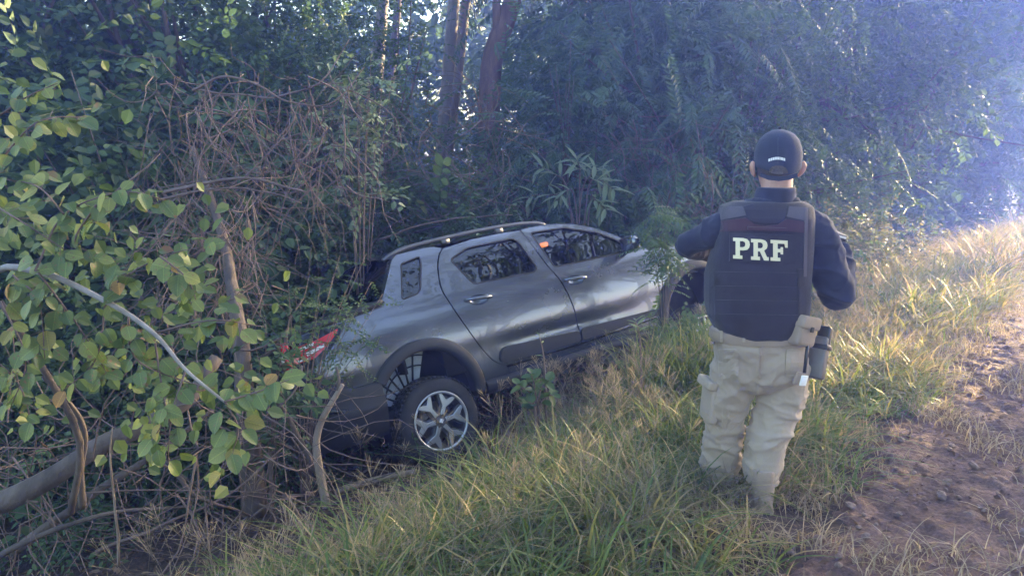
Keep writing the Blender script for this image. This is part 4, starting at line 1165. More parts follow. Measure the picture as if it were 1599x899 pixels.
# dark hand held device with a pale edge, raised in the right hand
dev = thing('handheld_device', 'small dark handheld device with a pale edge held up in the right hand', 'device', loc=tuple(wrR + [-.012, .05, .055]))
mb = MB(); mb.box((0, 0, 0), (.036, .06, .020), M=rot(.2, .25, .25), bev=.008); mb.build('device_body', M_gun, dev)
mb = MB(); mb.box((.012, -.058, -.004), (.028, .005, .005), M=rot(.2, .25, .25), bev=.002); mb.build('pale_edge', M_white, dev)
# ------------------------------------------------------------ vegetation
M_lf_dark = leaf_mat('dark_leaf', [(0.0, (0.038, 0.068, 0.032)), (0.5, (0.062, 0.106, 0.044)), (0.9, (0.085, 0.125, 0.046)), (1.0, (0.11, 0.13, 0.04))])
M_lf_mid = leaf_mat('mid_leaf', [(0.0, (0.048, 0.082, 0.036)), (0.5, (0.074, 0.122, 0.05)), (0.9, (0.085, 0.13, 0.042)), (1.0, (0.15, 0.16, 0.05))])
M_lf_pin = leaf_mat('feathery_leaf', [(0.0, (0.035, 0.070, 0.042)), (0.5, (0.058, 0.105, 0.058)), (1.0, (0.095, 0.14, 0.068))])
M_lf_lance = leaf_mat('lance_leaf', [(0.0, (0.11, 0.16, 0.09)), (0.6, (0.16, 0.215, 0.115)), (1.0, (0.22, 0.26, 0.14))], rough=0.4)
M_lf_near = leaf_mat('rounded_leaf', [(0.0, (0.062, 0.095, 0.030)), (0.5, (0.105, 0.148, 0.042)), (0.85, (0.165, 0.195, 0.052)), (1.0, (0.21, 0.20, 0.07))], rough=0.42, spec=0.45, near=True)
M_lf_yel = leaf_mat('yellowing_leaf', [(0.0, (0.13, 0.15, 0.045)), (0.5, (0.25, 0.21, 0.06)), (1.0, (0.27, 0.14, 0.055))], rough=0.5, near=True)
M_lf_dry = leaf_mat('dry_leaf', [(0.0, (0.07, 0.045, 0.032)), (0.5, (0.15, 0.098, 0.07)), (1.0, (0.25, 0.18, 0.13))], trans=0.2, rough=0.8, spec=0.2)
M_lf_bush = leaf_mat('verge_bush_leaf', [(0.0, (0.05, 0.07, 0.035)), (0.5, (0.10, 0.11, 0.055)), (1.0, (0.20, 0.17, 0.10))], trans=0.4)
M_bark = solid_mat('grey_brown_bark', (0.055, 0.042, 0.036), (0.13, 0.10, 0.085), rough=0.9, scale=14, bump=0.8, bscale=40, stretch=(1, 1, 0.3))
M_bark_red = solid_mat('red_brown_bark', (0.075, 0.042, 0.030), (0.17, 0.10, 0.072), rough=0.9, scale=9, bump=0.9, bscale=30, stretch=(1, 1, 0.25))
M_bark_pale = solid_mat('pale_bark', (0.13, 0.105, 0.09), (0.25, 0.215, 0.19), rough=0.85, scale=7, bump=0.5, bscale=30, stretch=(1, 1, 0.2))
M_twig = solid_mat('dead_twig', (0.085, 0.058, 0.050), (0.17, 0.12, 0.105), rough=0.85, scale=10)
M_twig_g = solid_mat('grey_branch', (0.17, 0.155, 0.145), (0.29, 0.27, 0.26), rough=0.8, scale=16, bump=0.4, bscale=90)
M_wood = solid_mat('weathered_stick', (0.17, 0.125, 0.10), (0.33, 0.26, 0.21), rough=0.85, scale=10, bump=0.6, bscale=70, stretch=(1, 1, 0.3))

def leaf6(w=0.28, fold=0.06, droop=0.08):
    V = np.array([[0, 0, 0], [-w, .30, fold], [-w * .85, .66, fold * .8 - droop * .4], [0, 1, -droop], [w * .85, .66, fold * .8 - droop * .4], [w, .30, fold]])
    return V, np.array([[0, 3, 2, 1], [0, 5, 4, 3]])

class LeafBuf:
    def __init__(s): s.V = []; s.F = []; s.R = []; s.n = 0
    def add(s, V, F, r):
        s.V.append(V); s.F.append(F + s.n); s.R.append(np.full(len(V), r)); s.n += len(V)
    def arr(s): return np.concatenate(s.V), np.concatenate(s.F), np.concatenate(s.R)

def basis(f, u):
    f = np.asarray(f, float); f = f / (np.linalg.norm(f) + 1e-9)
    u = np.asarray(u, float); u = u - f * (u @ f); u = u / (np.linalg.norm(u) + 1e-9)
    return np.stack([np.cross(f, u), f, u], 1)         # columns: x, y (forward), z (up)

def stem_quads(b, pts, r):
    V, F, T = tube_vf(pts, r, 3); b.add(V, F, 0.0)

def spray(kind, rs):
    """A twig of leaves growing along +Y, upper side +Z."""
    b = LeafBuf()
    if kind == 'pinnate':
        L = rs.uniform(.26, .40); n = rs.integers(8, 12); dr = rs.uniform(.25, .6)
        for i in range(n):
            t = (i + 1) / n; y = L * t; z = -dr * L * t * t
            for sd in (-1, 1):
                l = .078 * (1 - .45 * abs(t - .45)) * rs.uniform(.85, 1.12)
                ang = math.radians(rs.uniform(48, 66)); f = np.array([sd * math.sin(ang), math.cos(ang), -.30 - .3 * rs.random()])
                V, F = leaf6(.145, .03, .10)
                b.add(V * l @ basis(f, [0, .2, 1]).T + [0, y, z], F, rs.uniform(.25, .75))
    elif kind == 'lance':
        L = rs.uniform(.28, .42); n = rs.integers(9, 13)
        for i in range(n):
            t = (i + 1) / n; l = rs.uniform(.11, .16); a = i * 2.4
            f = np.array([math.cos(a), .75, math.sin(a) * .6 - .25])
            V, F = leaf6(.11, .03, .18)
            b.add(V * l @ basis(f, [0, .1, 1]).T + [0, L * t, -.2 * L * t * t], F, rs.uniform(.2, .8))
    else:
        big = kind == 'broad'
        L = rs.uniform(.24, .40); n = rs.integers(8, 12) if big else rs.integers(11, 16)
        l0, wd = (.075, .31) if big else (.042, .27)
        cx = rs.uniform(-.12, .12)
        P = lambda t: np.array([cx * math.sin(t * 3) * L, L * t, -.18 * L * t * t])
        for i in range(n):
            t = (i + .7) / n; sd = 1 if i % 2 else -1; l = l0 * rs.uniform(.7, 1.2)
            ang = math.radians(rs.uniform(35, 80)); f = np.array([sd * math.sin(ang), math.cos(ang), rs.uniform(-.55, .2)])
            V, F = leaf6(wd * rs.uniform(.85, 1.15), rs.uniform(.02, .1), rs.uniform(.02, .25))
            b.add(V * l @ basis(f, [rs.uniform(-.3, .3), rs.uniform(-.3, .1), 1]).T + P(t), F, rs.uniform(.15, .85))
        stem_quads(b, [P(0), P(.5), P(1)], [.003, .002, .0012])
    return b.arr()

_SPR = {}
def sprays(kind, n=7):
    if kind not in _SPR:
        rs = np.random.default_rng(hash(kind) % 1000 if False else sum(map(ord, kind)))
        _SPR[kind] = [spray(kind, rs) for _ in range(n)]
    return _SPR[kind]

def crown_mesh(name, kind, lobes, clumps, per, mat, seed, size=1.0, cr=0.28, droop=0.25, shell=0.45):
    """lobes: (centre, radii). Sprays gather in clumps spread through the lobes, with gaps between."""
    rs = np.random.default_rng(seed); S = sprays(kind)
    Vs, Fs, Rs = [], [], []; k = 0
    vol = np.array([np.prod(r) ** (2 / 3) for c, r in lobes]); vol = vol / vol.sum()
    cc = np.average([c for c, r in lobes], axis=0, weights=vol)
    for _ in range(clumps):
        c, r = lobes[rs.choice(len(lobes), p=vol)]; c = np.array(c, float); r = np.array(r, float)
        d = rs.normal(size=3); d /= np.linalg.norm(d)
        p = c + d * r * (shell + (1 - shell) * rs.random() ** 0.6)
        out = d * r; out /= np.linalg.norm(out)
        cd = out + rs.normal(size=3) * .35
        cs = cr * rs.uniform(.6, 1.3); tone = rs.uniform(-.14, .14)
        m = max(1, int(per * rs.uniform(.5, 1.5)))
        for _ in range(m):
            q = p + rs.normal(size=3) * cs * [1, 1, .7]
            f = cd + rs.normal(size=3) * .55 + [0, 0, -droop]
            V, F, R_ = S[rs.integers(len(S))]
            sc = size * rs.uniform(.7, 1.25)
            B = basis(f, [rs.normal() * .35, rs.normal() * .35, 1.0])
            Vs.append(V * sc @ B.T + q - B[:, 1] * .1); Fs.append(F + k); Rs.append(R_ + tone); k += len(V)
    me = np_mesh(name, np.concatenate(Vs), np.concatenate(Fs), np.concatenate(Rs), smooth=False)
    me.materials.append(mat)
    return me

def stem_mesh(name, base_r, h, lobes, n, mat, seed, lean=(0, 0), split=0.35):
    """Trunk that divides into limbs reaching into the crown's lobes."""
    rs = np.random.default_rng(seed); mb = MB()
    top = np.array([lean[0], lean[1], h * split])
    mid = top * .5 + rs.normal(size=3) * [.06, .06, 0] * h * .3
    mb.tube(spline([(0, 0, -.15), mid, top], 8), np.linspace(base_r, base_r * .72, 8), 8)
    for i in range(n):
        c, r = lobes[i % len(lobes)]; c = np.array(c, float); r = np.array(r, float)
        e = c + rs.normal(size=3) * r * .45
        m_ = top * .45 + e * .55 + rs.normal(size=3) * .10 * h * .3
        st = top * rs.uniform(.55, 1.0)
        mb.tube(spline([st, m_, e], 8), np.linspace(base_r * .5, base_r * .10, 8), 5)
        for j in range(2):
            e2 = e + rs.normal(size=3) * r * .5; 
            mb.tube(spline([m_, (m_ + e2) / 2 + rs.normal(size=3) * .05, e2], 6), np.linspace(base_r * .25, base_r * .06, 6), 4)
    me = mb.mesh(name); me.materials.append(mat)
    return me

PROTO = {}
def proto(key, kind, mat, lobes, clumps, per, seed, base_r, h, nl, bark, size=1.0, cr=.28, droop=.25, shell=.45, split=.35):
    PROTO[key] = (crown_mesh('crown', kind, lobes, clumps, per, mat, seed, size, cr, droop, shell), stem_mesh('trunk', base_r, h, lobes, nl, bark, seed + 50, split=split))
# shrubs about two metres tall; trees about five
B1 = [((0, 0, 1.0), (.95, .95, .85)), ((.5, .2, 1.5), (.6, .6, .6)), ((-.55, -.1, .75), (.6, .6, .6)), ((.1, -.3, .45), (.9, .8, .45))]
B2 = [((0, 0, 1.1), (.85, .85, .9)), ((-.4, .3, 1.7), (.5, .5, .55)), ((.6, -.2, .8), (.6, .6, .65)), ((0, 0, .4), (1.0, .9, .4))]
B3 = [((0, 0, .9), (1.2, 1.0, .75)), ((.6, 0, 1.35), (.5, .5, .5)), ((-.7, .2, 1.25), (.55, .55, .5)), ((0, -.2, .4), (1.2, .9, .4))]
proto('broad_a', 'broad', M_lf_dark, B1, 120, 6, 1, .035, 2.0, 9, M_bark, split=.2)
proto('broad_b', 'broad', M_lf_dark, B2, 120, 6, 2, .035, 2.1, 9, M_bark, split=.2)
proto('small_a', 'small', M_lf_mid, B2, 150, 7, 3, .03, 2.0, 9, M_bark, split=.2)
proto('small_b', 'small', M_lf_mid, B3, 150, 7, 4, .03, 2.0, 9, M_bark, split=.2)
T1 = [((0, 0, 3.2), (1.5, 1.5, 1.5)), ((.9, -.3, 2.3), (1.1, 1.0, 1.0)), ((-.9, .3, 2.2), (1.1, 1.1, 1.1)), ((.2, -.5, 1.4), (1.3, 1.0, .8)), ((0, 0, 4.4), (1.0, 1.0, .9))]
T2 = [((0, 0, 3.0), (1.4, 1.4, 1.6)), ((-.8, -.5, 1.9), (1.2, 1.0, .9)), ((1.0, .1, 2.6), (1.0, 1.0, 1.0)), ((.3, -.6, 1.2), (1.2, .9, .7)), ((-.3, 0, 4.3), (1.1, 1.1, .9))]
T3 = [((0, 0, 2.7), (1.0, 1.0, 1.4)), ((.3, -.3, 1.6), (.9, .9, .8)), ((-.3, 0, 3.6), (.7, .7, .8)), ((0, 0, .9), (.9, .8, .5))]
proto('pin_a', 'pinnate', M_lf_pin, T1, 190, 8, 5, .09, 4.5, 14, M_bark, size=1.4, cr=.38, droop=.35)
proto('pin_b', 'pinnate', M_lf_pin, T2, 190, 8, 6, .09, 4.5, 14, M_bark, size=1.4, cr=.38, droop=.35)
proto('pin_c', 'pinnate', M_lf_pin, T3, 120, 7, 7, .06, 3.6, 10, M_bark, size=1.25, cr=.30, droop=.35)
proto('tree_a', 'broad', M_lf_dark, T1, 170, 7, 8, .10, 4.5, 14, M_bark, size=1.2, cr=.36)
proto('tree_b', 'small', M_lf_mid, T2, 220, 8, 9, .09, 4.5, 14, M_bark, size=1.5, cr=.36)
TH = [((0, 0, 6.2), (2.2, 2.2, 1.4)), ((.9, -.7, 5.5), (1.6, 1.6, .9)), ((-1.0, .5, 5.8), (1.7, 1.6, 1.0)), ((0, 0, 7.5), (1.5, 1.5, 1.0))]
proto('high', 'pinnate', M_lf_pin, TH, 150, 8, 15, .13, 7.5, 14, M_bark, size=1.9, cr=.45, droop=.4, split=.6)
TO = [((-3.4, 3.4, 6.6), (1.9, 1.9, .8)), ((-2.2, 1.4, 6.9), (1.7, 1.5, .8)), ((-.6, .4, 7.0), (1.6, 1.6, .9)), ((-3.6, .9, 6.2), (1.3, 1.3, .6)), ((-4.6, 2.6, 6.5), (1.3, 1.5, .7))]
proto('over', 'broad', M_lf_mid, TO, 190, 7, 18, .14, 7.2, 14, M_bark, size=1.5, cr=.34, droop=.4, split=.55)
LOWB = [((0, 0, .45), (.75, .75, .45)), ((.3, .1, .65), (.4, .4, .35)), ((-.4, -.1, .4), (.4, .4, .35))]
proto('low', 'small', M_lf_bush, LOWB, 80, 6, 10, .018, .9, 8, M_twig, cr=.16, split=.2)
LOW2 = [((0, 0, .35), (.6, .6, .35)), ((.2, .1, .55), (.3, .3, .3))]
proto('lowgreen', 'broad', M_lf_mid, LOW2, 40, 5, 12, .015, .7, 6, M_bark, cr=.15, split=.2, size=.9)

def plant(key, name, x, y, sc, rz, label, cat, group=None, z=None, zs=1.0, tilt=(0, 0)):
    r = thing(name, label, cat, (x, y, gz(x, y) if z is None else z), group)
    r.rotation_euler = (tilt[0], tilt[1], rz); r.scale = (sc, sc, sc * zs)
    cm, tm = PROTO[key]
    link('crown' if name.endswith('tree') else 'foliage', cm, None, r); link('trunk' if name.endswith('tree') else 'stems', tm, None, r)
    return r

# left: dense dark shrubs
G1 = 'dark shrubs crowding the ditch bank on the left'
for args in [
    ('broad_a', 'shrub', -3.9, 5.6, 1.15, 0.3, 'dark broadleaf shrub at the far left edge behind the rounded leaf branches'),
    ('small_b', 'shrub', -2.75, 5.35, 1.0, 1.2, 'small leaved green shrub left of the dead vine tangle'),
    ('broad_b', 'shrub', -3.3, 6.6, 1.45, 2.2, 'tall dark shrub rising above the small leaved one at upper left'),
    ('broad_a', 'shrub', -2.2, 6.9, 1.35, 3.5, 'dark shrub right behind the dead vine tangle'),
    ('small_a', 'shrub', -1.9, 5.6, .72, 4.1, 'low small leaved shrub pressed against the rear of the truck'),
    ('broad_b', 'shrub', -4.9, 7.6, 1.6, 5.2, 'large dark shrub in the upper left corner'),
    ('small_b', 'shrub', -1.3, 7.7, 1.15, .9, 'grey green shrub behind the truck cab at its rear end'),
    ('small_a', 'shrub', -.35, 8.3, 1.1, 2.0, 'loose small leaved shrub behind the middle of the truck roof'),
    ('broad_a', 'shrub', .5, 8.9, 1.0, 5.5, 'dark leafy shrub behind the front of the truck roof'),
    ('small_b', 'shrub', -.9, 9.6, 1.3, 4.0, 'paler shrub standing below the pair of pale trunks'),
    ('small_a', 'shrub', .25, 10.2, 1.25, 1.0, 'green shrub at the foot of the red brown forked trunk'),
    ('small_b', 'shrub', -2.4, 9.0, 1.5, 3.0, 'high shrub under the leftmost pale background trunk'),
]:
    plant(*args, 'shrub', G1)
G2 = 'broadleaf trees leaning over the ditch at upper left'
for args in [
    ('tree_a', 'broadleaf_tree', -3.7, 8.6, 1.0, .4, 'tall dark leaved tree filling the top left of the wood'),
    ('tree_b', 'broadleaf_tree', -2.0, 8.4, .80, 2.4, 'smaller leaved tree just left of the open gap with trunks'),
    ('tree_b', 'broadleaf_tree', -4.4, 12.0, 1.5, 1.4, 'hazy small leaved tree behind the tall dark one at upper left'),
    ('tree_a', 'broadleaf_tree', -7.6, 12.0, 1.5, 3.1, 'far broad tree filling the sky in the top left corner'),
    ('tree_a', 'broadleaf_tree', -5.6, 9.4, 1.1, 4.4, 'broad dark tree at the far left rear'),
    ('tree_b', 'broadleaf_tree', -6.6, 6.6, 1.0, 5.4, 'tree at the left edge with sky glinting through its crown'),
]:
    plant(*args, 'tree', G2)
# right: feathery trees along the verge
G3 = 'trees along the verge on the right'
for args in [
    ('pin_c', 'feathery_tree', .72, 9.3, .92, .3, 'slender feathery young tree right of the red brown trunk'),
    ('pin_a', 'feathery_tree', 1.9, 10.2, 1.0, 1.3, 'large feathery tree behind the truck bonnet'),
    ('tree_b', 'verge_tree', 3.3, 10.8, 1.0, 2.9, 'large fine leaved tree directly behind the head of the person'),
    ('tree_b', 'verge_tree', 5.2, 13.1, 1.15, 4.0, 'small leaved tree right behind the right shoulder of the person'),
    ('tree_a', 'verge_tree', 6.9, 15.0, 1.3, 5.1, 'bluish broad leaved tree between the person and the right edge'),
    ('pin_a', 'feathery_tree', 9.2, 17.2, 1.25, .6, 'hazy feathery tree near the right edge'),
    ('high', 'verge_tree', 12.9, 20.4, 1.1, 2.0, 'farthest hazy tall tree at the upper right corner'),
    ('pin_b', 'feathery_tree', 4.4, 15.8, 1.7, .9, 'tall hazy feathery tree in the third row right above the cap'),
    ('tree_b', 'verge_tree', 8.9, 20.0, 1.7, 2.2, 'tall hazy small leaved tree filling the sky at the right'),
    ('tree_a', 'verge_tree', 11.6, 24.0, 1.8, 3.6, 'tall hazy broad leaved tree filling the upper right corner'),
    ('pin_a', 'feathery_tree', 1.9, 15.5, 1.5, 5.0, 'hazy feathery tree filling the sky left of the cap'),
    ('pin_a', 'feathery_tree', 2.6, 13.2, 1.35, 3.3, 'tall feathery tree in the second row behind the bonnet'),
    ('pin_b', 'feathery_tree', 6.4, 18.5, 1.5, 4.6, 'tall feathery tree in the second row on the right'),
    ('tree_a', 'verge_tree', 16.6, 24.8, 1.3, 3.0, 'hazy leafy tree beside the bend of the dirt track'),
    ('tree_b', 'verge_tree', 22.6, 31.0, 1.7, .8, 'hazy tree closing the view beyond the bend of the dirt track'),
    ('tree_a', 'verge_tree', 12.4, 18.6, .95, 1.9, 'leafy tree at the right edge standing close to the dirt track'),
    ('high', 'verge_tree', 15.6, 27.0, 1.2, 1.7, 'tall hazy tree far along the dirt track'),
    ('pin_b', 'feathery_tree', 20.5, 34.0, 1.7, 3.9, 'last hazy tree closing the end of the dirt track'),
]:
    plant(*args, 'tree', G3)
# trees across the track: mirrored in the truck, some unseen and added for shade
G5 = 'trees across the dirt track'
for args in [
    ('high', 'roadside_tree', 9.6, 4.0, .95, .7, 'nearest tree across the track, mirrored in the front window of the truck'), ('high', 'roadside_tree', 10.0, .2, 1.0, 2.0, 'tree across the track mirrored in the rear window of the truck'),
    ('high', 'roadside_tree', 9.0, -4.0, 1.0, 3.0, 'tree across the track mirrored in the side of the truck bed'), ('high', 'roadside_tree', 15.5, -2.5, 1.1, 4.4, 'second row tree across the track mirrored in the truck doors'),
    ('high', 'roadside_tree', 17.6, 17.6, .92, 2.6, 'unseen tall tree across the track, added to shade the vine tangle'),
    ('tree_a', 'roadside_tree', 10.8, 8.6, 1.0, 3.0, 'unseen broad leaved tree across the track, added to shade the rounded leaves'),
    ('pin_a', 'roadside_tree', 14.0, 10.6, 1.1, 1.1, 'unseen feathery tree across the track, added to shade the near grass')]:
    plant(*args, 'tree', G5, zs=1.36 if args[2] == 17.6 else 1.0)
plant('over', 'overhanging_tree', 7.6, 2.9, 1.0, 0, 'tree across the track reaching over the verge, mirrored in the cab windows', 'tree', G5)
# low bushes at the foot of the trees
G4 = 'low bushes between the grass and the trees on the right'
for args in [
    ('low', 'bush', 4.05, 9.8, 1.25, .2, 'low pale leaved bush catching sun to the right of the right shoulder'),
    ('low', 'bush', 4.9, 11.2, 1.35, 1.7, 'low sunlit bush behind the grass right of the person'),
    ('low', 'bush', 5.9, 12.8, 1.5, 2.9, 'pale dry looking bush in the middle of the right hand verge'),
    ('lowgreen', 'bush', 7.3, 14.6, 1.9, 4.0, 'bluish green bush at the edge of the far verge'),
    ('lowgreen', 'bush', 8.9, 16.8, 2.1, 5.0, 'rounded bluish bush at the right edge of the picture'),
    ('low', 'bush', 10.6, 18.8, 2.0, .4, 'pale bush far along the verge near the right edge'),
    ('low', 'bush', 3.2, 9.3, 1.2, 3.6, 'pale dry bush just right of the upper arm of the person'),
    ('lowgreen', 'weed_clump', 1.56, 5.72, .72, 2.2, 'low leafy weeds growing before the front wheel of the truck'),
    ('lowgreen', 'bush', 2.5, 8.6, 1.3, .8, 'dark low bush behind the left arm of the person'),
    ('lowgreen', 'bush', 3.3, 8.7, 1.2, 2.8, 'low dark bush just behind the vest of the person'),
]:
    plant(*args, 'bush', G4)

# distant trunks in the gap, with their crowns above the frame
def bare_trunk(name, pts, r0, r1, mat, label, cr_kind=None, crz=None):
    P = spline(pts, 14); b = P[0].copy()
    o = thing(name, label, 'tree', tuple(b), 'tall bare trunks in the wood behind')
    mb = MB(); mb.tube(P - b, np.linspace(r0, r1, 14), 10); mb.build('trunk', mat, o)
    if cr_kind:
        c = link('crown', PROTO[cr_kind][0], None, o); c.location = tuple(P[-1] - b + np.array([0, 0, crz[1]])); c.scale = (crz[0],) * 3
    return o
def up(px0, py0, px1, py1, Y, ztop):
    a = at(px0, py0, Y); b = at(px1, py1, Y); d = (b - a) / (b[2] - a[2])
    g0 = a + d * (gz(a[0], Y) - .3 - a[2])
    return [g0, a, b, a + d * (ztop - a[2])]
bare_trunk('tall_tree', up(592, 75, 598, 0, 17, 8), .15, .11, M_bark_pale, 'pale trunk leftmost in the gap above the truck', 'tree_b', (1.2, -3.2))
bare_trunk('tall_tree', up(617, 55, 622, 0, 20, 8), .11, .08, M_bark, 'thin dark trunk right beside the leftmost pale trunk', 'tree_a', (1.2, -3.0))
bare_trunk('tall_tree', up(702, 85, 709, 0, 16, 8), .135, .11, M_bark_pale, 'left one of the pair of pale trunks', 'tree_a', (1.3, -2.6))
bare_trunk('tall_tree', up(718, 85, 728, 0, 16.6, 8), .12, .10, M_bark_pale, 'right one of the pair of pale trunks', 'tree_b', (1.2, -2.8))
fk = bare_trunk('forked_tree', [at(762, 330, 12.5) + [0, 0, -1.2], at(764, 165, 12.5), at(772, 80, 12.5), at(795, 20, 12.5), at(812, -60, 12.5), at(850, -300, 12.5)], .20, .12, M_bark_red, 'red brown leaning trunk with a fork right of the gap', 'pin_b', (1.1, -1.5))
mb = MB(); bb = np.array(fk.location)
mb.tube(spline([at(770, 95, 12.5), at(776, 55, 12.45), at(775, 0, 12.4), at(770, -120, 12.4)], 10) - bb, np.linspace(.09, .05, 10), 8); mb.build('fork_limb', M_bark_red, fk)
bare_trunk('tall_tree', up(906, 60, 911, 0, 19, 8), .11, .08, M_bark_pale, 'slim pale trunk right of the slender feathery tree', 'tree_b', (1.2, -2.6))
bare_trunk('tall_tree', up(885, 40, 892, 0, 14, 8), .05, .04, M_bark, 'thin dark curved trunk beside the slim pale trunk')
bare_trunk('tall_tree', up(205, 70, 208, 0, 10.5, 7), .12, .10, M_bark, 'dark trunk among the leaves at upper left', 'tree_a', (.9, -2.0))

# far wood closing the view: one mass of leaves
def far_wood():
    rs = np.random.default_rng(77); S = sprays('broad')
    Vs, Fs, Rs = [], [], []; k = 0
    n = 6500
    for i in range(n):
        a = math.radians(rs.uniform(-40, 34)); d = rs.uniform(24, 46)
        x = d * math.sin(a); y = d * math.cos(a)
        if road_s(x, y) < 4.5: continue
        z = gz(x, y) + rs.random() ** .8 * (7.0 + 1.6 * math.sin(a * 9 + 1.5) + .8 * math.sin(a * 23 + 1))
        V, F, R_ = S[rs.integers(len(S))]
        f = rs.normal(size=3) + [-math.sin(a) * .5, -math.cos(a) * .8, -.3]
        sc = rs.uniform(3.2, 6.0)
        Vs.append(V * sc @ basis(f, [rs.normal() * .4, rs.normal() * .4, 1]).T + [x, y, z]); Fs.append(F + k); Rs.append(R_ * .8 + rs.uniform(-.1, .25)); k += len(V)
    o = obj('far_wood', np.concatenate(Vs), np.concatenate(Fs), M_lf_mid, rnd=np.concatenate(Rs), smooth=False)
    tag(o, 'hazy far wood seen through the gap between the trees', 'wood', kind='stuff')
far_wood()
# two posts of an old fence in the gap
for px, pt, pb, Y, r, m, lb in ((757, 148, 195, 11.2, .03, M_bark, 'thin dark fence post in the gap behind the truck'), (755.5, 150, 175, 13.5, .03, M_bark_pale, 'pale fence post by the red brown trunk')):
    p0 = at(px + (10 if m is M_bark_pale else 0), pb, Y); p1 = at(px + (10 if m is M_bark_pale else 0), pt, Y)
    t = thing('fence_post', lb, 'post', (p0[0], p0[1], gz(p0[0], p0[1])))
    mb = MB(); hh = p1[2] - t.location[2]; mb.tube([(0, 0, -.1), (0.01, 0, hh * .5), (0, 0.01, hh)], [r, r * .95, r * .85], 8); mb.build('post_shaft', m, t)
    mb = MB(); mb.tube([(0, 0, hh), (0, 0.003, hh + .02)], [r * .9, r * .4], 8); mb.build('post_top', m, t)

# ---- foreground shrub with rounded leaves
def leaf_near(seed, cup=.10, w=.40):
    rs = np.random.default_rng(seed)
    ys = np.linspace(0, 1, 7); V = []
    for y in ys:
        hw = w * math.sin(math.pi * min(1, y ** .85 * .97 + .015)) ** .62 if 0 < y < 1 else 0.012
        for s in (-1, -.5, 0, .5, 1):
            V.append([s * hw, y, cup * abs(s) * hw / w - .16 * y * y + .018 * math.sin(y * 9 + s * 2 + seed) * abs(s)])
    return np_mesh('leaf', np.array(V), grid_faces(7, 5)[:, ::-1], np.full(35, rs.uniform(.15, .85)))
LN = [leaf_near(s, cup=rsx, w=wx) for s, rsx, wx in ((1, .06, .40), (2, .12, .36), (3, .18, .42), (4, .02, .38), (5, .10, .44), (6, .15, .35))]
for m in LN: m.materials.append(M_lf_near)
LY = [leaf_near(s, cup=.14, w=.38) for s in (11, 12, 13)]
for m in LY: m.materials.append(M_lf_yel)
def put_leaf(parent, me, p, f, u, sc):
    o = bpy.data.objects.new('leaf', me); COL.objects.link(o); o.parent = parent
    B = basis(f, u) * sc
    o.matrix_local = Matrix(((B[0, 0], B[0, 1], B[0, 2], p[0]), (B[1, 0], B[1, 1], B[1, 2], p[1]), (B[2, 0], B[2, 1], B[2, 2], p[2]), (0, 0, 0, 1)))
    return o
fsh = thing('rounded_leaf_shrub', 'shrub with large rounded green leaves on arching branches at the left front', 'shrub', (-1.55, 2.7, gz(-1.55, 2.7)))
fb0 = np.array(fsh.location)
def w3(p): return at(*p) - fb0
rs = np.random.default_rng(42)
main = spline([w3(p) for p in [(-60, 620, 2.75), (-20, 440, 2.68), (55, 423, 2.6), (165, 470, 2.55), (240, 520, 2.5), (290, 577, 2.45), (352, 628, 2.42)]], 30)
mb = MB(); mb.tube(main, np.linspace(.015, .0042, 30), 7); mb.build('branch', M_twig_g, fsh)
mb = MB()
for pts, r in (([(-60, 620, 2.75), (-70, 900, 2.8)], .02), ([(-70, 900, 2.8), (-40, 300, 2.7), (0, 250, 2.66)], .014), ([(110, 800, 2.95), (125, 690, 2.8), (70, 580, 2.7), (0, 470, 2.66)], .016)):
    mb.tube(spline([w3(p) for p in pts], 10), np.linspace(r, r * .6, 10), 6)
mb.build('stems', M_bark, fsh)
TW = [([(350, 627), (400, 612), (452, 592)], 2.42, 11, .066), ([(352, 628), (372, 672), (352, 728)], 2.42, 12, .064), ([(240, 520), (252, 600), (258, 650), (228, 700)], 2.48, 13, .064),
      ([(290, 577), (268, 650), (262, 722)], 2.46, 11, .062), ([(165, 470), (190, 435), (262, 398), (335, 382)], 2.52, 17, .064), ([(240, 520), (330, 500), (412, 510)], 2.5, 12, .060),
      ([(55, 423), (100, 335), (190, 300), (258, 312)], 2.56, 24, .062), ([(0, 250), (60, 190), (135, 182)], 2.62, 22, .062), ([(20, 430), (60, 470), (70, 560)], 2.62, 20, .064),
      ([(60, 425), (130, 520), (172, 592)], 2.6, 16, .062), ([(165, 470), (150, 560), (98, 610)], 2.55, 16, .062), ([(0, 470), (40, 560), (15, 640)], 2.64, 14, .064),
      ([(250, 400), (292, 435), (310, 480)], 2.5, 10, .060), ([(200, 495), (212, 560), (280, 592), (335, 606)], 2.47, 17, .060), ([(-10, 320), (40, 350), (120, 402)], 2.62, 16, .062),
      ([(100, 335), (60, 292), (10, 280)], 2.6, 12, .060), ([(150, 320), (118, 380), (185, 405)], 2.55, 14, .060), ([(0, 180), (45, 150), (90, 130)], 2.66, 12, .058), ([(-10, 560), (30, 600), (50, 660)], 2.66, 10, .06),
      ([(180, 300), (230, 260), (250, 240)], 2.7, 0, .05)]
mb = MB(); nl = 0
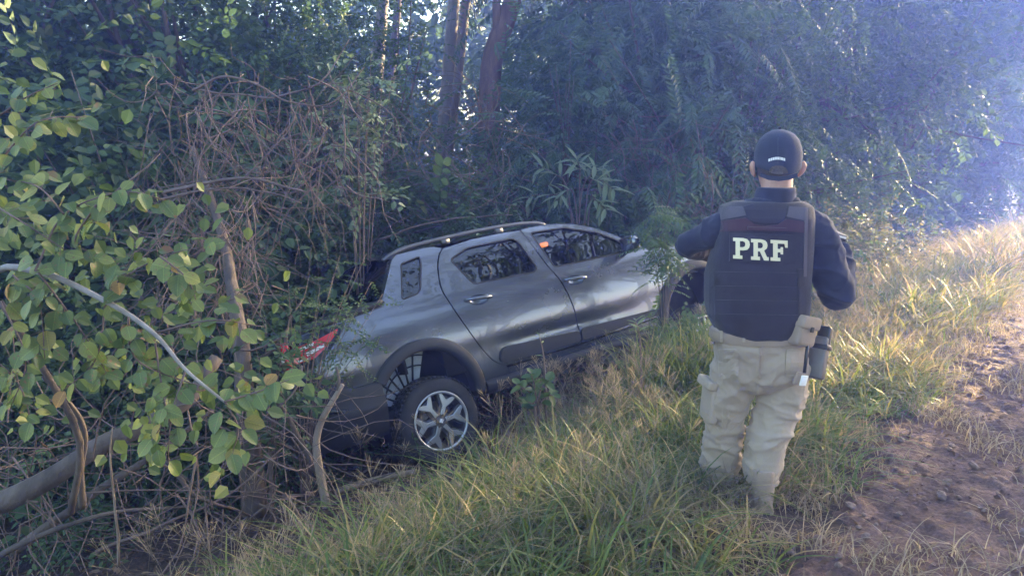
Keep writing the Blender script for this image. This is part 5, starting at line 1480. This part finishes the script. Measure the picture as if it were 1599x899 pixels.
for pts, Y, n, ls in TW:
    P = spline([w3((x, y, Y + .06 * math.sin(i * 2.1 + x))) for i, (x, y) in enumerate(pts)], 14)
    mb.tube(P, np.linspace(.0040, .0014, 14), 5)
    for i in range(n):
        t = (i + .8) / n; q = P[min(13, int(t * 13))]; d = P[min(13, int(t * 13) + 1)] - P[max(0, int(t * 13) - 1)]; d /= np.linalg.norm(d) + 1e-9
        sd = 1 if i % 2 else -1
        side_v = np.cross(d, [0, -.6, .8]); side_v /= np.linalg.norm(side_v) + 1e-9
        f = d * .45 + side_v * sd * .8 + np.array([0, -.15, -.45]) + rs.normal(size=3) * .28
        u_ = np.array([rs.normal() * .35, -.75 + rs.normal() * .35, .85])
        yel = rs.random() < (.12 if ls > .0635 else .04)
        f_ = f / np.linalg.norm(f)
        p = q + f_ * .010 + rs.normal(size=3) * [.012, .03, .012]
        mb.tube([q, p + f_ * .004], [.0012, .001], 3)
        put_leaf(fsh, (LY[rs.integers(3)] if yel else LN[rs.integers(6)]), p, f, u_, ls * rs.uniform(.75, 1.2)); nl += 1
mb.build('twigs', M_twig, fsh)
b = LeafBuf()
for i in range(430):                                   # the leaves deeper in the same shrub
    pts, Y, n, ls = TW[rs.integers(len(TW) - 1)]
    c = pts[rs.integers(len(pts))]
    p = at(c[0] + rs.normal() * 42 - 15, c[1] + rs.normal() * 36 - 10, Y + rs.uniform(.08, .6)) - fb0
    V, F = leaf6(.36, .06, .15)
    b.add(V * rs.uniform(.045, .07) @ basis([rs.normal(), rs.normal() * .5, -.6 + rs.normal() * .5], [rs.normal() * .4, -.7, .8]).T + p, F, rs.uniform(.1, .9))
o = obj('foliage', *b.arr()[:2], M_lf_near, fsh, rnd=b.arr()[2], smooth=False); o['kind'] = 'stuff'

# ---- mid shrub of lance shaped leaves above the bonnet
def leaf_lance(seed):
    rs = np.random.default_rng(seed); V = []
    for y in np.linspace(0, 1, 6):
        hw = .115 * math.sin(math.pi * min(.985, max(.02, y))) ** .8
        for s in (-1, 0, 1): V.append([s * hw, y, .05 * abs(s) - .28 * y * y])
    m = np_mesh('leaf', np.array(V), grid_faces(6, 3)[:, ::-1], np.full(18, rs.uniform(.3, .9))); m.materials.append(M_lf_lance); return m
LL = [leaf_lance(s) for s in range(4)]
def lance_plant(label, root_px, Y, twigs, ls, seed, name='lance_leaf_shrub', meshes=None, cat='shrub', spacing=.5):
    rs = np.random.default_rng(seed)
    b = at(*root_px, Y); x, y = b[0], b[1]
    o = thing(name, label, cat, (x, y, gz(x, y)))
    b0 = np.array(o.location); mb = MB()
    for pts, n in twigs:
        P = spline([np.array([0, 0, 0])] + [at(px, py, Y + dy) - b0 for px, py, dy in pts], 20)
        mb.tube(P, np.linspace(.010, .002, 20), 5)
        for i in range(n):
            t = 1 - (1 - spacing * 0 - .0) * (i / max(1, n)) * spacing; k = min(18, int(t * 19)); q = P[k]; d = P[k + 1] - P[max(0, k - 1)]; d /= np.linalg.norm(d) + 1e-9
            a = i * 2.4; s1 = np.cross(d, [0, 0, 1.0]); s1 /= np.linalg.norm(s1) + 1e-9; s2 = np.cross(s1, d)
            f = d * .55 + (s1 * math.cos(a) + s2 * math.sin(a)) * .8 + rs.normal(size=3) * .15 + [0, 0, -.12]
            put_leaf(o, (meshes or LL)[rs.integers(len(meshes or LL))], q, f, [rs.normal() * .2, -.3, 1], ls * rs.uniform(.75, 1.2))
    mb.build('stems', M_twig, o)
    return o
lance_plant('shrub with long pale lance shaped leaves arching above the truck bonnet', (905, 420), 8.0,
            [([(890, 320, 0), (862, 270, .05), (835, 262, 0)], 12), ([(905, 310, 0), (905, 262, 0), (900, 250, -.1)], 14), ([(915, 320, -.1), (935, 282, -.1), (962, 300, -.15)], 15),
             ([(900, 330, -.1), (880, 300, -.1), (868, 318, -.2)], 12), ([(920, 330, -.1), (930, 315, -.2), (948, 330, -.25)], 12), ([(895, 340, 0), (845, 305, 0), (812, 318, 0)], 12), ([(905, 330, 0), (925, 270, .1), (945, 262, .1)], 12)], .20, 9)
LW = [leaf_near(s, cup=.12, w=.36) for s in (21, 22, 23)]
for m in LW: m.materials.append(M_lf_mid)
lance_plant('small leafy weed growing in front of the truck door sill', (838, 655), 4.45, [([(836, 615, 0), (828, 580, 0)], 9), ([(842, 618, 0), (858, 592, -.03)], 8), ([(832, 625, 0), (806, 598, 0)], 8), ([(845, 630, 0), (866, 615, 0)], 6), ([(836, 640, -.03), (818, 625, -.05)], 6)], .072, 12, 'weed', LW, 'weed', .55)
lance_plant('single thin sprout with a few leaves in front of the front door', (1005, 590), 4.9, [([(1000, 540, 0), (992, 497, 0)], 7)], .075, 14, 'sprout', LL[:2], 'plant', .35)
lance_plant('thin dry stalk with narrow leaves standing before the truck step', (855, 640), 4.5, [([(850, 570, 0), (842, 520, 0)], 3)], .05, 15, 'dry_stalk', LL[:2], 'plant', .6)

# feathery sapling whose sprays hang in front of the bonnet
def spray_plant(name, label, cat, root, kind, mat, ends, size, seed, per=5, bark=None, r=.008):
    rs = np.random.default_rng(seed); o = thing(name, label, cat, (root[0], root[1], gz(root[0], root[1]))); b0 = np.array(o.location)
    S = sprays(kind); Vs, Fs, Rs = [], [], []; k = 0; mb = MB()
    for e in ends:
        e = np.array(e) - b0; h = e[2]
        P = spline([np.zeros(3), np.array([e[0] * .35, e[1] * .35, h * .6]), e], 12)
        mb.tube(P, np.linspace(r, r * .25, 12), 5)
        for _ in range(per):
            V, F, R_ = S[rs.integers(len(S))]; q = P[rs.integers(7, 12)] + rs.normal(size=3) * .03
            f = rs.normal(size=3) * [1, 1, .4] + [0, 0, -.15]
            Vs.append(V * size * rs.uniform(.7, 1.2) @ basis(f, [rs.normal() * .3, rs.normal() * .3, 1]).T + q); Fs.append(F + k); Rs.append(R_); k += len(V)
    obj('foliage', np.concatenate(Vs), np.concatenate(Fs), mat, o, rnd=np.concatenate(Rs), smooth=False)
    mb.build('stems', bark or M_twig, o)
    return o
spray_plant('feathery_sapling', 'feathery green sapling hanging in front of the truck bonnet beside the left arm', 'sapling', at(1040, 560, 5.9)[:2], 'pinnate', M_lf_mid,
            [at(1022, 325, 5.9), at(1040, 352, 5.8), at(1012, 372, 5.8), at(1030, 398, 5.8), at(1056, 330, 6.0), at(1024, 350, 5.8), at(1008, 345, 5.7), at(1045, 380, 5.7), at(1034, 318, 5.9)], .70, 31, 7, r=.004)
spray_plant('thin_shrub', 'thin shrub with sprays of small leaves over the rear wing and tail lamp', 'shrub', at(470, 760, 4.45)[:2], 'small', M_lf_mid,
            [at(545, 490, 4.4), at(588, 506, 4.45), at(596, 524, 4.45), at(500, 465, 4.5), at(540, 452, 4.6), at(470, 470, 4.5), at(450, 440, 4.6), at(520, 432, 4.8), at(555, 418, 4.9), at(580, 440, 5.0), at(530, 400, 5.0), at(572, 396, 5.1), at(500, 445, 4.7), at(598, 458, 5.0)], .70, 33, 5, r=.0045)
spray_plant('thin_shrub', 'dark leafy stems hiding the tailgate side of the truck', 'shrub', at(420, 760, 4.2)[:2], 'broad', M_lf_dark, [at(440, 520, 4.2), at(450, 560, 4.25), at(432, 600, 4.2), at(455, 480, 4.3), at(440, 640, 4.2), at(425, 560, 4.2), at(462, 610, 4.3), at(415, 500, 4.2)], .8, 36, 5, r=.005)
spray_plant('bright_shrub', 'bright green shrub tip with clustered leaves above the vine tangle', 'shrub', at(560, 400, 5.9)[:2], 'broad', M_lf_lance,
            [at(556, 90, 5.9), at(575, 120, 5.8), at(540, 135, 5.8), at(600, 100, 6.0), at(580, 75, 5.9), at(560, 150, 5.8), at(612, 120, 6.0), at(530, 110, 5.9)], .8, 34, 8)

# ---- dead vines, leaning trunks, sticks
def vine(name, label, pts, r, mat=M_twig, n=28, grp=None, cat='vine', taper=.4):
    W_ = [at(*p) for p in pts]; b = W_[0]
    P = spline(W_, n) - b
    P = P + np.stack([vnoise(P + b, 6, 3), vnoise(P + b, 6, 5), vnoise(P + b, 6, 7)], 1) * .012
    mb = MB(); mb.tube(P, np.linspace(r, r * taper, n), 6)
    o = mb.build(name, mat); o.location = tuple(b)
    return tag(o, label, cat, grp)
GV = 'bare vines hanging over the ditch'
vine('bare_vine', 'reddish vine arching across the dark gap, upper strand', [(300, 140, 4.9), (345, 120, 4.85), (400, 132, 4.8), (450, 158, 4.8), (520, 160, 4.85), (570, 105, 5.0)], .009, grp=GV)
vine('bare_vine', 'reddish vine crossing the arching one from lower left', [(302, 137, 4.9), (370, 148, 4.85), (430, 150, 4.8), (490, 135, 4.8), (520, 105, 4.9), (545, 60, 5.0)], .008, grp=GV)
vine('bare_vine', 'straight thin vine slanting down from the left end of the arch', [(303, 175, 4.9), (330, 220, 4.8), (355, 252, 4.75), (376, 280, 4.7)], .006, grp=GV)
vine('bare_vine', 'thin vine rising to the right out of the twig heap', [(376, 285, 4.7), (415, 245, 4.7), (450, 205, 4.75), (470, 160, 4.8)], .006, grp=GV)
vine('bare_vine', 'long vine hanging straight down at the right of the tangle', [(535, 180, 4.8), (538, 230, 4.75), (535, 270, 4.75), (515, 290, 4.75), (490, 310, 4.7)], .006, grp=GV)
vine('bare_vine', 'wavy vine hanging below the arch', [(455, 165, 4.8), (462, 185, 4.8), (435, 215, 4.75), (432, 232, 4.75)], .006, grp=GV)
vine('dead_branch', 'bundle of long dead branches lying level over the twig heap', [(255, 300, 4.7), (320, 286, 4.65), (390, 280, 4.6), (450, 292, 4.6), (480, 300, 4.6)], .013, M_twig, cat='branch')
vine('dead_branch', 'thin dead branch just under the level one', [(250, 310, 4.7), (330, 295, 4.65), (420, 300, 4.6), (470, 318, 4.6)], .008, M_twig, cat='branch')
vine('dead_branch', 'long bare branch leaning behind the truck roof', [(590, 375, 7.0), (660, 352, 7.2), (730, 340, 7.4), (800, 335, 7.6)], .012, M_twig, cat='branch')
vine('dead_tree', 'thick leaning trunk rising from the lower left under the rounded leaves', [(-40, 800, 3.3), (60, 755, 3.3), (140, 705, 3.3), (215, 672, 3.35), (290, 625, 3.45), (340, 560, 3.6)], .058, M_bark, cat='tree', taper=.6)
vine('dead_tree', 'second thinner trunk crossing behind the thick leaning one', [(20, 860, 3.5), (120, 790, 3.5), (230, 720, 3.55), (330, 640, 3.7)], .03, M_bark, cat='tree')
vine('tree_stump', 'dark upright trunk behind the rounded leaf tips beside the truck tail', [(398, 800, 4.3), (392, 720, 4.3), (384, 640, 4.3), (378, 560, 4.32), (366, 460, 4.5), (338, 340, 4.9), (300, 230, 5.2)], .080, M_bark, cat='tree', taper=.22)
vine('bare_sapling', 'brown upright stem below the rounded leaves', [(128, 790, 3.0), (130, 720, 2.95), (122, 650, 2.9), (70, 585, 2.85)], .016, M_bark, cat='sapling')
vine('bare_sapling', 'thin pale stem left of the forked stick', [(185, 880, 3.4), (182, 800, 3.3), (170, 720, 3.2), (175, 670, 3.15)], .007, M_wood, cat='sapling')
fs = thing('forked_stick', 'weathered forked stick standing upright before the rear bumper', 'stick', tuple(at(508, 775, 4.1)))
fb_ = np.array(fs.location)
mb = MB(); mb.tube(spline([at(510, 790, 4.1) - fb_, at(500, 740, 4.1) - fb_, at(494, 690, 4.1) - fb_, at(503, 655, 4.1) - fb_, at(520, 625, 4.1) - fb_, at(535, 600, 4.1) - fb_], 22), np.linspace(.028, .012, 22), 8); mb.build('stick_stem', M_wood, fs)
mb = MB(); mb.tube(spline([at(528, 612, 4.1) - fb_, at(529, 592, 4.1) - fb_, at(525, 572, 4.12) - fb_], 8), np.linspace(.012, .006, 8), 6); mb.build('fork_tip', M_bark, fs)
vine('leaning_stick', 'dark straight stick leaning from the leaf tips to the forked stick', [(505, 755, 4.15), (470, 690, 4.1), (440, 640, 4.05), (425, 610, 4.0)], .017, M_bark, cat='stick', taper=.8)
def ground_pt(px, py, dz=0.03):
    Y = 2.0
    for _ in range(60):
        p = at(px, py, Y)
        if p[2] <= gz(p[0], p[1]) + dz: break
        Y += .08
    return (px, py, Y - .04)
vine('fallen_branch', 'pale broken branch lying on the ground below the rear wheel', [ground_pt(528, 768, .05), ground_pt(580, 750, .06), ground_pt(650, 736, .06)], .024, M_wood, cat='branch', taper=.8)
vine('fallen_branch', 'short pale twig lying by the broken branch', [ground_pt(558, 742, .05), ground_pt(575, 735), ground_pt(592, 722, .05)], .010, M_wood, cat='branch')
vine('fallen_branch', 'short pale stick on the ground in front of the rear bumper', [ground_pt(512, 732, .04), ground_pt(540, 733, .04)], .010, M_wood, cat='branch')
vine('fallen_branch', 'long curved twig arching over the leaf litter', [ground_pt(330, 860), (420, 790, 3.9), (480, 770, 4.1), ground_pt(520, 765)], .009, M_twig, cat='branch')
vine('fallen_branch', 'bent dead branch at the left of the leaf litter', [(270, 730, 3.6), (300, 770, 3.6), (350, 790, 3.7), ground_pt(420, 820)], .013, M_bark, cat='branch')
vine('fallen_branch', 'thin branch slanting across the lower left shade', [(150, 860, 3.4), (250, 820, 3.5), (360, 770, 3.7), (440, 700, 3.9)], .010, M_twig, cat='branch')
vine('fallen_branch', 'dark branch sloping through the lower left corner', [(-20, 880, 3.2), (80, 830, 3.3), (180, 800, 3.4), (300, 790, 3.6)], .016, M_bark, cat='branch')

def tangle(name, label, cat, n, box, mat, seed, rr=(.0018, .005), down=.5, L=(.4, 1.2)):
    rs = np.random.default_rng(seed); mb = MB()
    for i in range(n):
        px = rs.uniform(box[0], box[2]); py = rs.uniform(box[1], box[3]); Y = rs.uniform(box[4], box[5])
        p = at(px, py, Y); d = rs.normal(size=3); d[2] -= down * 1.5; d[1] *= .5; d /= np.linalg.norm(d)
        l = rs.uniform(*L); pts = [p]
        for k in range(4):
            d = d + rs.normal(size=3) * .38 + [0, 0, -.12 * down]; d /= np.linalg.norm(d); q = pts[-1] + d * l / 4
            q[2] = max(q[2], gz(q[0], q[1]) + .01); pts.append(q)
        r = rs.uniform(*rr)
        P9 = spline(pts, 9)
        mb.tube(P9, np.linspace(r, r * .3, 9), 4, cap=False)
        if i % 2:                                       # a side shoot
            q0 = P9[rs.integers(3, 7)]; q1 = q0 + (d + rs.normal(size=3) * .7) * l * .22
            mb.tube([q0, (q0 + q1) / 2 + rs.normal(size=3) * .01, q1], [r * .6, r * .4, r * .2], 3, cap=False)
    o = mb.build(name, mat); return tag(o, label, cat, kind='stuff')
tangle('vine_tangle', 'tangle of thin dead vines and twigs in the middle left', 'twigs', 230, (235, 110, 545, 300, 4.7, 5.7), M_twig, 1, rr=(.0010, .0062), down=.9, L=(.25, .9))
tangle('vine_tangle', 'lower tangle of dead vines beside the rounded leaves', 'twigs', 200, (225, 290, 425, 480, 4.4, 5.2), M_twig, 7, L=(.3, .8))
tangle('vine_tangle', 'thin vines trailing through the shrub behind the truck', 'twigs', 180, (520, 120, 800, 340, 7.0, 8.2), M_twig, 2, rr=(.0025, .006))
tangle('twig_heap', 'heap of dead twigs on the ground at lower left', 'twigs', 220, (-60, 640, 480, 860, 3.2, 4.4), M_twig, 3, down=.1, rr=(.002, .006))
tangle('twig_heap', 'dark twigs under the tail of the truck', 'twigs', 34, (380, 520, 480, 740, 4.2, 4.6), M_bark, 4, down=.2, rr=(.003, .009))
tangle('dry_stems', 'bare thin stems among the feathery trees', 'twigs', 90, (940, 180, 1180, 330, 8.4, 9.2), M_twig, 5, down=.9, rr=(.003, .008), L=(.6, 1.5))
# ------------------------------------------------------------ grass, litter, haze
M_gr = leaf_mat('green_grass', [(0.0, (0.055, 0.092, 0.028)), (0.35, (0.09, 0.138, 0.038)), (0.62, (0.165, 0.19, 0.055)), (0.85, (0.28, 0.235, 0.10)), (1.0, (0.36, 0.28, 0.15))], trans=0.4, rough=0.5)
M_dry = leaf_mat('dry_grass', [(0.0, (0.15, 0.115, 0.08)), (0.5, (0.26, 0.21, 0.145)), (1.0, (0.38, 0.32, 0.23))], trans=0.4, rough=0.7, spec=0.2)

def blades(n, P, h, w, bend, rs, segs=4, az=None):
    """n curved blades at points P: widths taper to the tip."""
    az = rs.uniform(0, 2 * np.pi, n) if az is None else az
    dx, dy = np.cos(az), np.sin(az); face = az + np.pi / 2 + rs.normal(size=n) * .5
    fx, fy = np.cos(face), np.sin(face)
    t = np.linspace(0, 1, segs + 1)
    V = np.empty((n, segs + 1, 2, 3))
    for i, q in enumerate(t):
        out = bend * h * q ** 2; up_ = h * (q - .38 * bend * q ** 2.5)
        ww = w * (1 - q) ** .6 * .5 * (1 if i < segs else .08)
        for s, sg in ((0, -1), (1, 1)):
            V[:, i, s, 0] = P[:, 0] + dx * out + sg * fx * ww
            V[:, i, s, 1] = P[:, 1] + dy * out + sg * fy * ww
            V[:, i, s, 2] = P[:, 2] + up_
    m = (segs + 1) * 2
    base = (np.arange(n) * m)[:, None]
    F = np.concatenate([base + np.array([[2 * i, 2 * i + 1, 2 * i + 3, 2 * i + 2]]) for i in range(segs)])
    return V.reshape(-1, 3), F, m

def field(n, seed, dens, trange=(-2.5, 16), srange=(-.5, 3.4), power=1.5):
    rs = np.random.default_rng(seed)
    m = n * 6
    t_ = trange[0] + (trange[1] - trange[0]) * rs.random(m) ** power; s_ = rs.uniform(*srange, m)
    x = 1.1 + t_ * EX - s_ * EY; y = 2.74 + t_ * EY + s_ * EX
    ok = (np.abs(x) < .74 * y + .4) & (y > 1.6)
    # not inside the truck's footprint or the person's boots
    d = np.stack([x - CO[0], y - CO[1]], 1); a2 = CA[:2] / np.linalg.norm(CA[:2]); l2 = np.array([-a2[1], a2[0]])
    ca, cl = d @ a2, d @ l2
    ok &= ~((ca > -1.0) & (ca < 3.7) & (cl > -.55))
    P2 = np.stack([x, y], 1)
    ok &= (np.hypot(x - 1.2, y - 3.16) > .15)
    ok &= rs.random(m) < dens(t_, s_, P2)
    i = np.where(ok)[0][:n]
    return P2[i], t_[i], s_[i], rs
def sm(a, b, x): q = np.clip((x - a) / (b - a), 0, 1); return q * q * (3 - 2 * q)

def green_d(t, s, P):
    edge = .30 * fbm(P, 1.2, 3, 21) + .12
    d = sm(edge - .12, edge + .30, s) * (1 - sm(1.75, 2.25, s - .10 * np.clip(t - 1, 0, 9)) * .985)
    tuft = .35 + .65 * (vnoise(P, 4.2, 5) > -.25)
    left = 1 - sm(1.5, 1.95, s + .5 * vnoise(P, 1.5, 9)) * (t < .9)
    return d * tuft * np.clip(left, .02, 1)
def tufts(nt, seed, dens, per, hr, wr, spread, **k):
    C2, t_, s_, rs = field(nt, seed, dens, **k)
    m = rs.integers(per[0], per[1], len(C2)); idx = np.repeat(np.arange(len(C2)), m); n = len(idx)
    a = rs.uniform(0, 2 * np.pi, n); r = spread * rs.random(n) ** .7
    P2 = C2[idx] + np.stack([np.cos(a), np.sin(a)], 1) * r[:, None]
    ht = (rs.uniform(.75, 1.25, len(C2)) * (1 + .30 * vnoise(C2, 2.0, 15)) * (.5 + .5 * sm(0, .7, s_)) * (1 + .65 * sm(3.0, 7, t_)))[idx]
    h = rs.uniform(*hr, n) * ht
    # keep the person's right boot clear on the side of the track
    ok = ~((np.hypot(P2[:, 0] - 1.2, P2[:, 1] - 3.16) < .19)) & ~((np.hypot(P2[:, 0] - 1.02, P2[:, 1] - 3.3) < .13))
    P2, a, h, idx = P2[ok], a[ok], h[ok], idx[ok]; n = len(P2)
    P3 = np.concatenate([P2, (ground_h(P2[:, 0], P2[:, 1]) - .01)[:, None]], 1)
    V, F, m_ = blades(n, P3, h, rs.uniform(*wr, n) * (1 + .04 * t_[idx].clip(0, 9)), rs.uniform(.35, 1.75, n), rs, 5, a + rs.normal(size=n) * .5)
    tone = (.47 + .28 * vnoise(C2, 1.3, 12) + rs.normal(size=len(C2)) * .12 + .22 * sm(3.0, 6.5, t_) )[idx] + rs.normal(size=n) * .13 + .40 * (rs.random(n) < .17)
    return V, F, np.repeat(tone, m_)
A1 = tufts(3300, 1, green_d, (7, 13), (.20, .42), (.009, .018), .06)
A2 = tufts(1500, 4, green_d, (4, 8), (.10, .22), (.006, .012), .08)
# taller clump before the front wheel
def clump(pts, n, hr, seed):
    rs = np.random.default_rng(seed); k = rs.integers(0, len(pts), n); P2 = np.array(pts)[k] + rs.normal(size=(n, 2)) * .07
    P3 = np.concatenate([P2, (ground_h(P2[:, 0], P2[:, 1]) - .01)[:, None]], 1)
    V, F, m_ = blades(n, P3, rs.uniform(*hr, n), rs.uniform(.009, .018, n), rs.uniform(.2, 1.0, n), rs, 5)
    return V, F, np.repeat(.45 + rs.normal(size=n) * .15, m_)
A3 = clump([(1.02, 5.15), (1.15, 5.3), (1.28, 5.42), (1.42, 5.55), (1.55, 5.65), (1.2, 5.1), (1.38, 5.3), (.9, 5.0), (1.6, 5.4), (1.5, 5.8), (1.35, 5.75), (1.25, 5.2), (1.45, 5.45), (1.4, 5.75), (1.52, 5.6), (1.46, 5.85)], 1800, (.35, .80), 21)
A1 = (np.concatenate([A1[0], A3[0]]), np.concatenate([A1[1], A3[1] + len(A1[0])]), np.concatenate([A1[2], A3[2]]))
o = obj('grass', np.concatenate([A1[0], A2[0]]), np.concatenate([A1[1], A2[1] + len(A1[0])]), M_gr, rnd=np.concatenate([A1[2], A2[2]]))
tag(o, 'green and yellowing grass covering the verge', 'grass', kind='stuff')

def dry_d(t, s, P):
    edge = .30 * fbm(P, 1.2, 3, 21) + .05
    return sm(edge - .25, edge + .25, s) * (1 - .93 * sm(1.4, 2.0, s + .3 * (t < .3)) * (t < 1.2)) * (1 - sm(2.3, 3.0, s - .1 * np.clip(t - 1, 0, 9))) * (.15 + .85 * (vnoise(P, 2.4, 33) > -.05))
P2, t_, s_, rs = field(24000, 2, dry_d)
n = len(P2)
h = (.16 + .30 * rs.random(n)) * (.45 + .55 * sm(0, .8, s_))
P3 = np.concatenate([P2, (ground_h(P2[:, 0], P2[:, 1]) - .01)[:, None]], 1)
V, F, m = blades(n, P3, h, .003 + .004 * rs.random(n), rs.uniform(.3, 1.3, n), rs)
o = obj('dry_grass', V, F, M_dry, rnd=np.repeat(rs.uniform(.1, .9, n), m))
tag(o, 'dry straw coloured grass mixed into the verge', 'grass', kind='stuff')

P2, t_, s_, rs = field(5200, 6, lambda t, s, P: sm(-1.15, .15, s) * (vnoise(P, 2.6, 55) > .22) * (1 - .6 * sm(3, 6, t)), trange=(-2, 9), srange=(-1.1, .5))
n = len(P2); P3 = np.concatenate([P2, (ground_h(P2[:, 0], P2[:, 1]) + .005)[:, None]], 1)
V, F, m = blades(n, P3, rs.uniform(.05, .20, n), rs.uniform(.003, .009, n), rs.uniform(.5, 1.6, n), rs)
o = obj('dry_grass', V, F, M_dry, rnd=np.repeat(rs.uniform(.1, 1., n), m))
tag(o, 'thin dry tufts growing out of the red dirt track', 'grass', kind='stuff')
# seed heads: thin stalks with a loose panicle
P2, t_, s_, rs = field(1050, 3, lambda t, s, P: sm(.35, .9, s) * (1 - .93 * sm(1.3, 1.8, s + .35 * (t < .3)) * (t < 1.0)) * (1 - sm(2.2, 2.7, s - .1 * np.clip(t - 1, 0, 9))) * (vnoise(P, 1.7, 44) > -.2), power=1.25)
Vs, Fs, Rs = [], [], []; k = 0
for p in P2:
    z = gz(*p); H = rs.uniform(.32, .66); a = rs.uniform(0, 6.28); bd = rs.uniform(.05, .45)
    S_ = np.array([[p[0] + math.cos(a) * bd * H * q ** 2, p[1] + math.sin(a) * bd * H * q ** 2, z + H * q * (1 - .15 * bd * q)] for q in (0, .4, .75, 1)])
    r_ = rs.uniform(.25, .8)
    Vt, Ft, _ = tube_vf(S_, [.0013, .0011, .0008, .0005], 3); Vs.append(Vt); Fs.append(Ft + k); k += len(Vt); Rs.append(np.full(len(Vt), r_))
    op = rs.uniform(.5, 1.1)
    for j in range(24):
        q = rs.uniform(.55, 1); b = S_[2] + (S_[3] - S_[2]) * ((q - .55) / .45); d = rs.normal(size=3) * [1, 1, .3] * op + [math.cos(a) * bd, math.sin(a) * bd, 1.0]; d /= np.linalg.norm(d)
        l = (1.03 - q) * .26 + .015; e = b + d * l; sd = np.cross(d, rs.normal(size=3)); sd /= np.linalg.norm(sd)
        Vs.append(np.array([b, b + d * l * .6 + sd * .0007, e, b + d * l * .85 - sd * .0016])); Fs.append(np.array([[0, 1, 2, 3]]) + k); k += 4; Rs.append(np.full(4, r_))
o = obj('grass_seed_heads', np.concatenate(Vs), np.concatenate(Fs), M_dry, rnd=np.concatenate(Rs))
tag(o, 'tan grass stalks with loose seed heads', 'grass', kind='stuff')

# leaf litter and bits of straw on the bare soil
rs = np.random.default_rng(8); Vs, Fs, Rs = [], [], []; k = 0
while k < 6 * 6000:
    t = rs.uniform(-2.6, 3.2); s = rs.uniform(1.2, 4.6) if k < 6 * 5200 else rs.uniform(-2.2, 1.0)
    x = 1.1 + t * EX - s * EY; y = 2.74 + t * EY + s * EX
    if y < 1.8: continue
    V, F = leaf6(rs.uniform(.08, .3), rs.uniform(0, .15), rs.uniform(-.2, .3))
    l = rs.uniform(.02, .07)
    Vs.append(V * l @ basis(rs.normal(size=3) * [1, 1, .35], [rs.normal() * .5, rs.normal() * .5, 1]).T + [x, y, gz(x, y) + .008 + .03 * rs.random() ** 2]); Fs.append(F + k); Rs.append(np.full(6, rs.random())); k += 6
o = obj('leaf_litter', np.concatenate(Vs), np.concatenate(Fs), M_lf_dry, rnd=np.concatenate(Rs), smooth=False)
tag(o, 'brown fallen leaves and straw covering the bare soil', 'leaf litter', kind='stuff')

# haze: one closed box, its blue veil standing in for lens flare
HZ = 0.0105
m_, nt, out = new_mat('flare_haze')
pv = N(nt, 'ShaderNodeVolumePrincipled'); pv.inputs['Color'].default_value = (.16, .25, 1.0, 1); pv.inputs['Density'].default_value = HZ; pv.inputs['Absorption Color'].default_value = (.75, .75, .75, 1); pv.inputs['Anisotropy'].default_value = .6
nt.links.new(pv.outputs[0], out.inputs['Volume'])
V, F = box_vf((170, 172, 6.6)); V = V + [0, 3, 4.4]
hz = obj('haze', V, F, m_, smooth=False); tag(hz, 'thin haze tinted blue to stand in for lens flare', 'haze', kind='stuff')
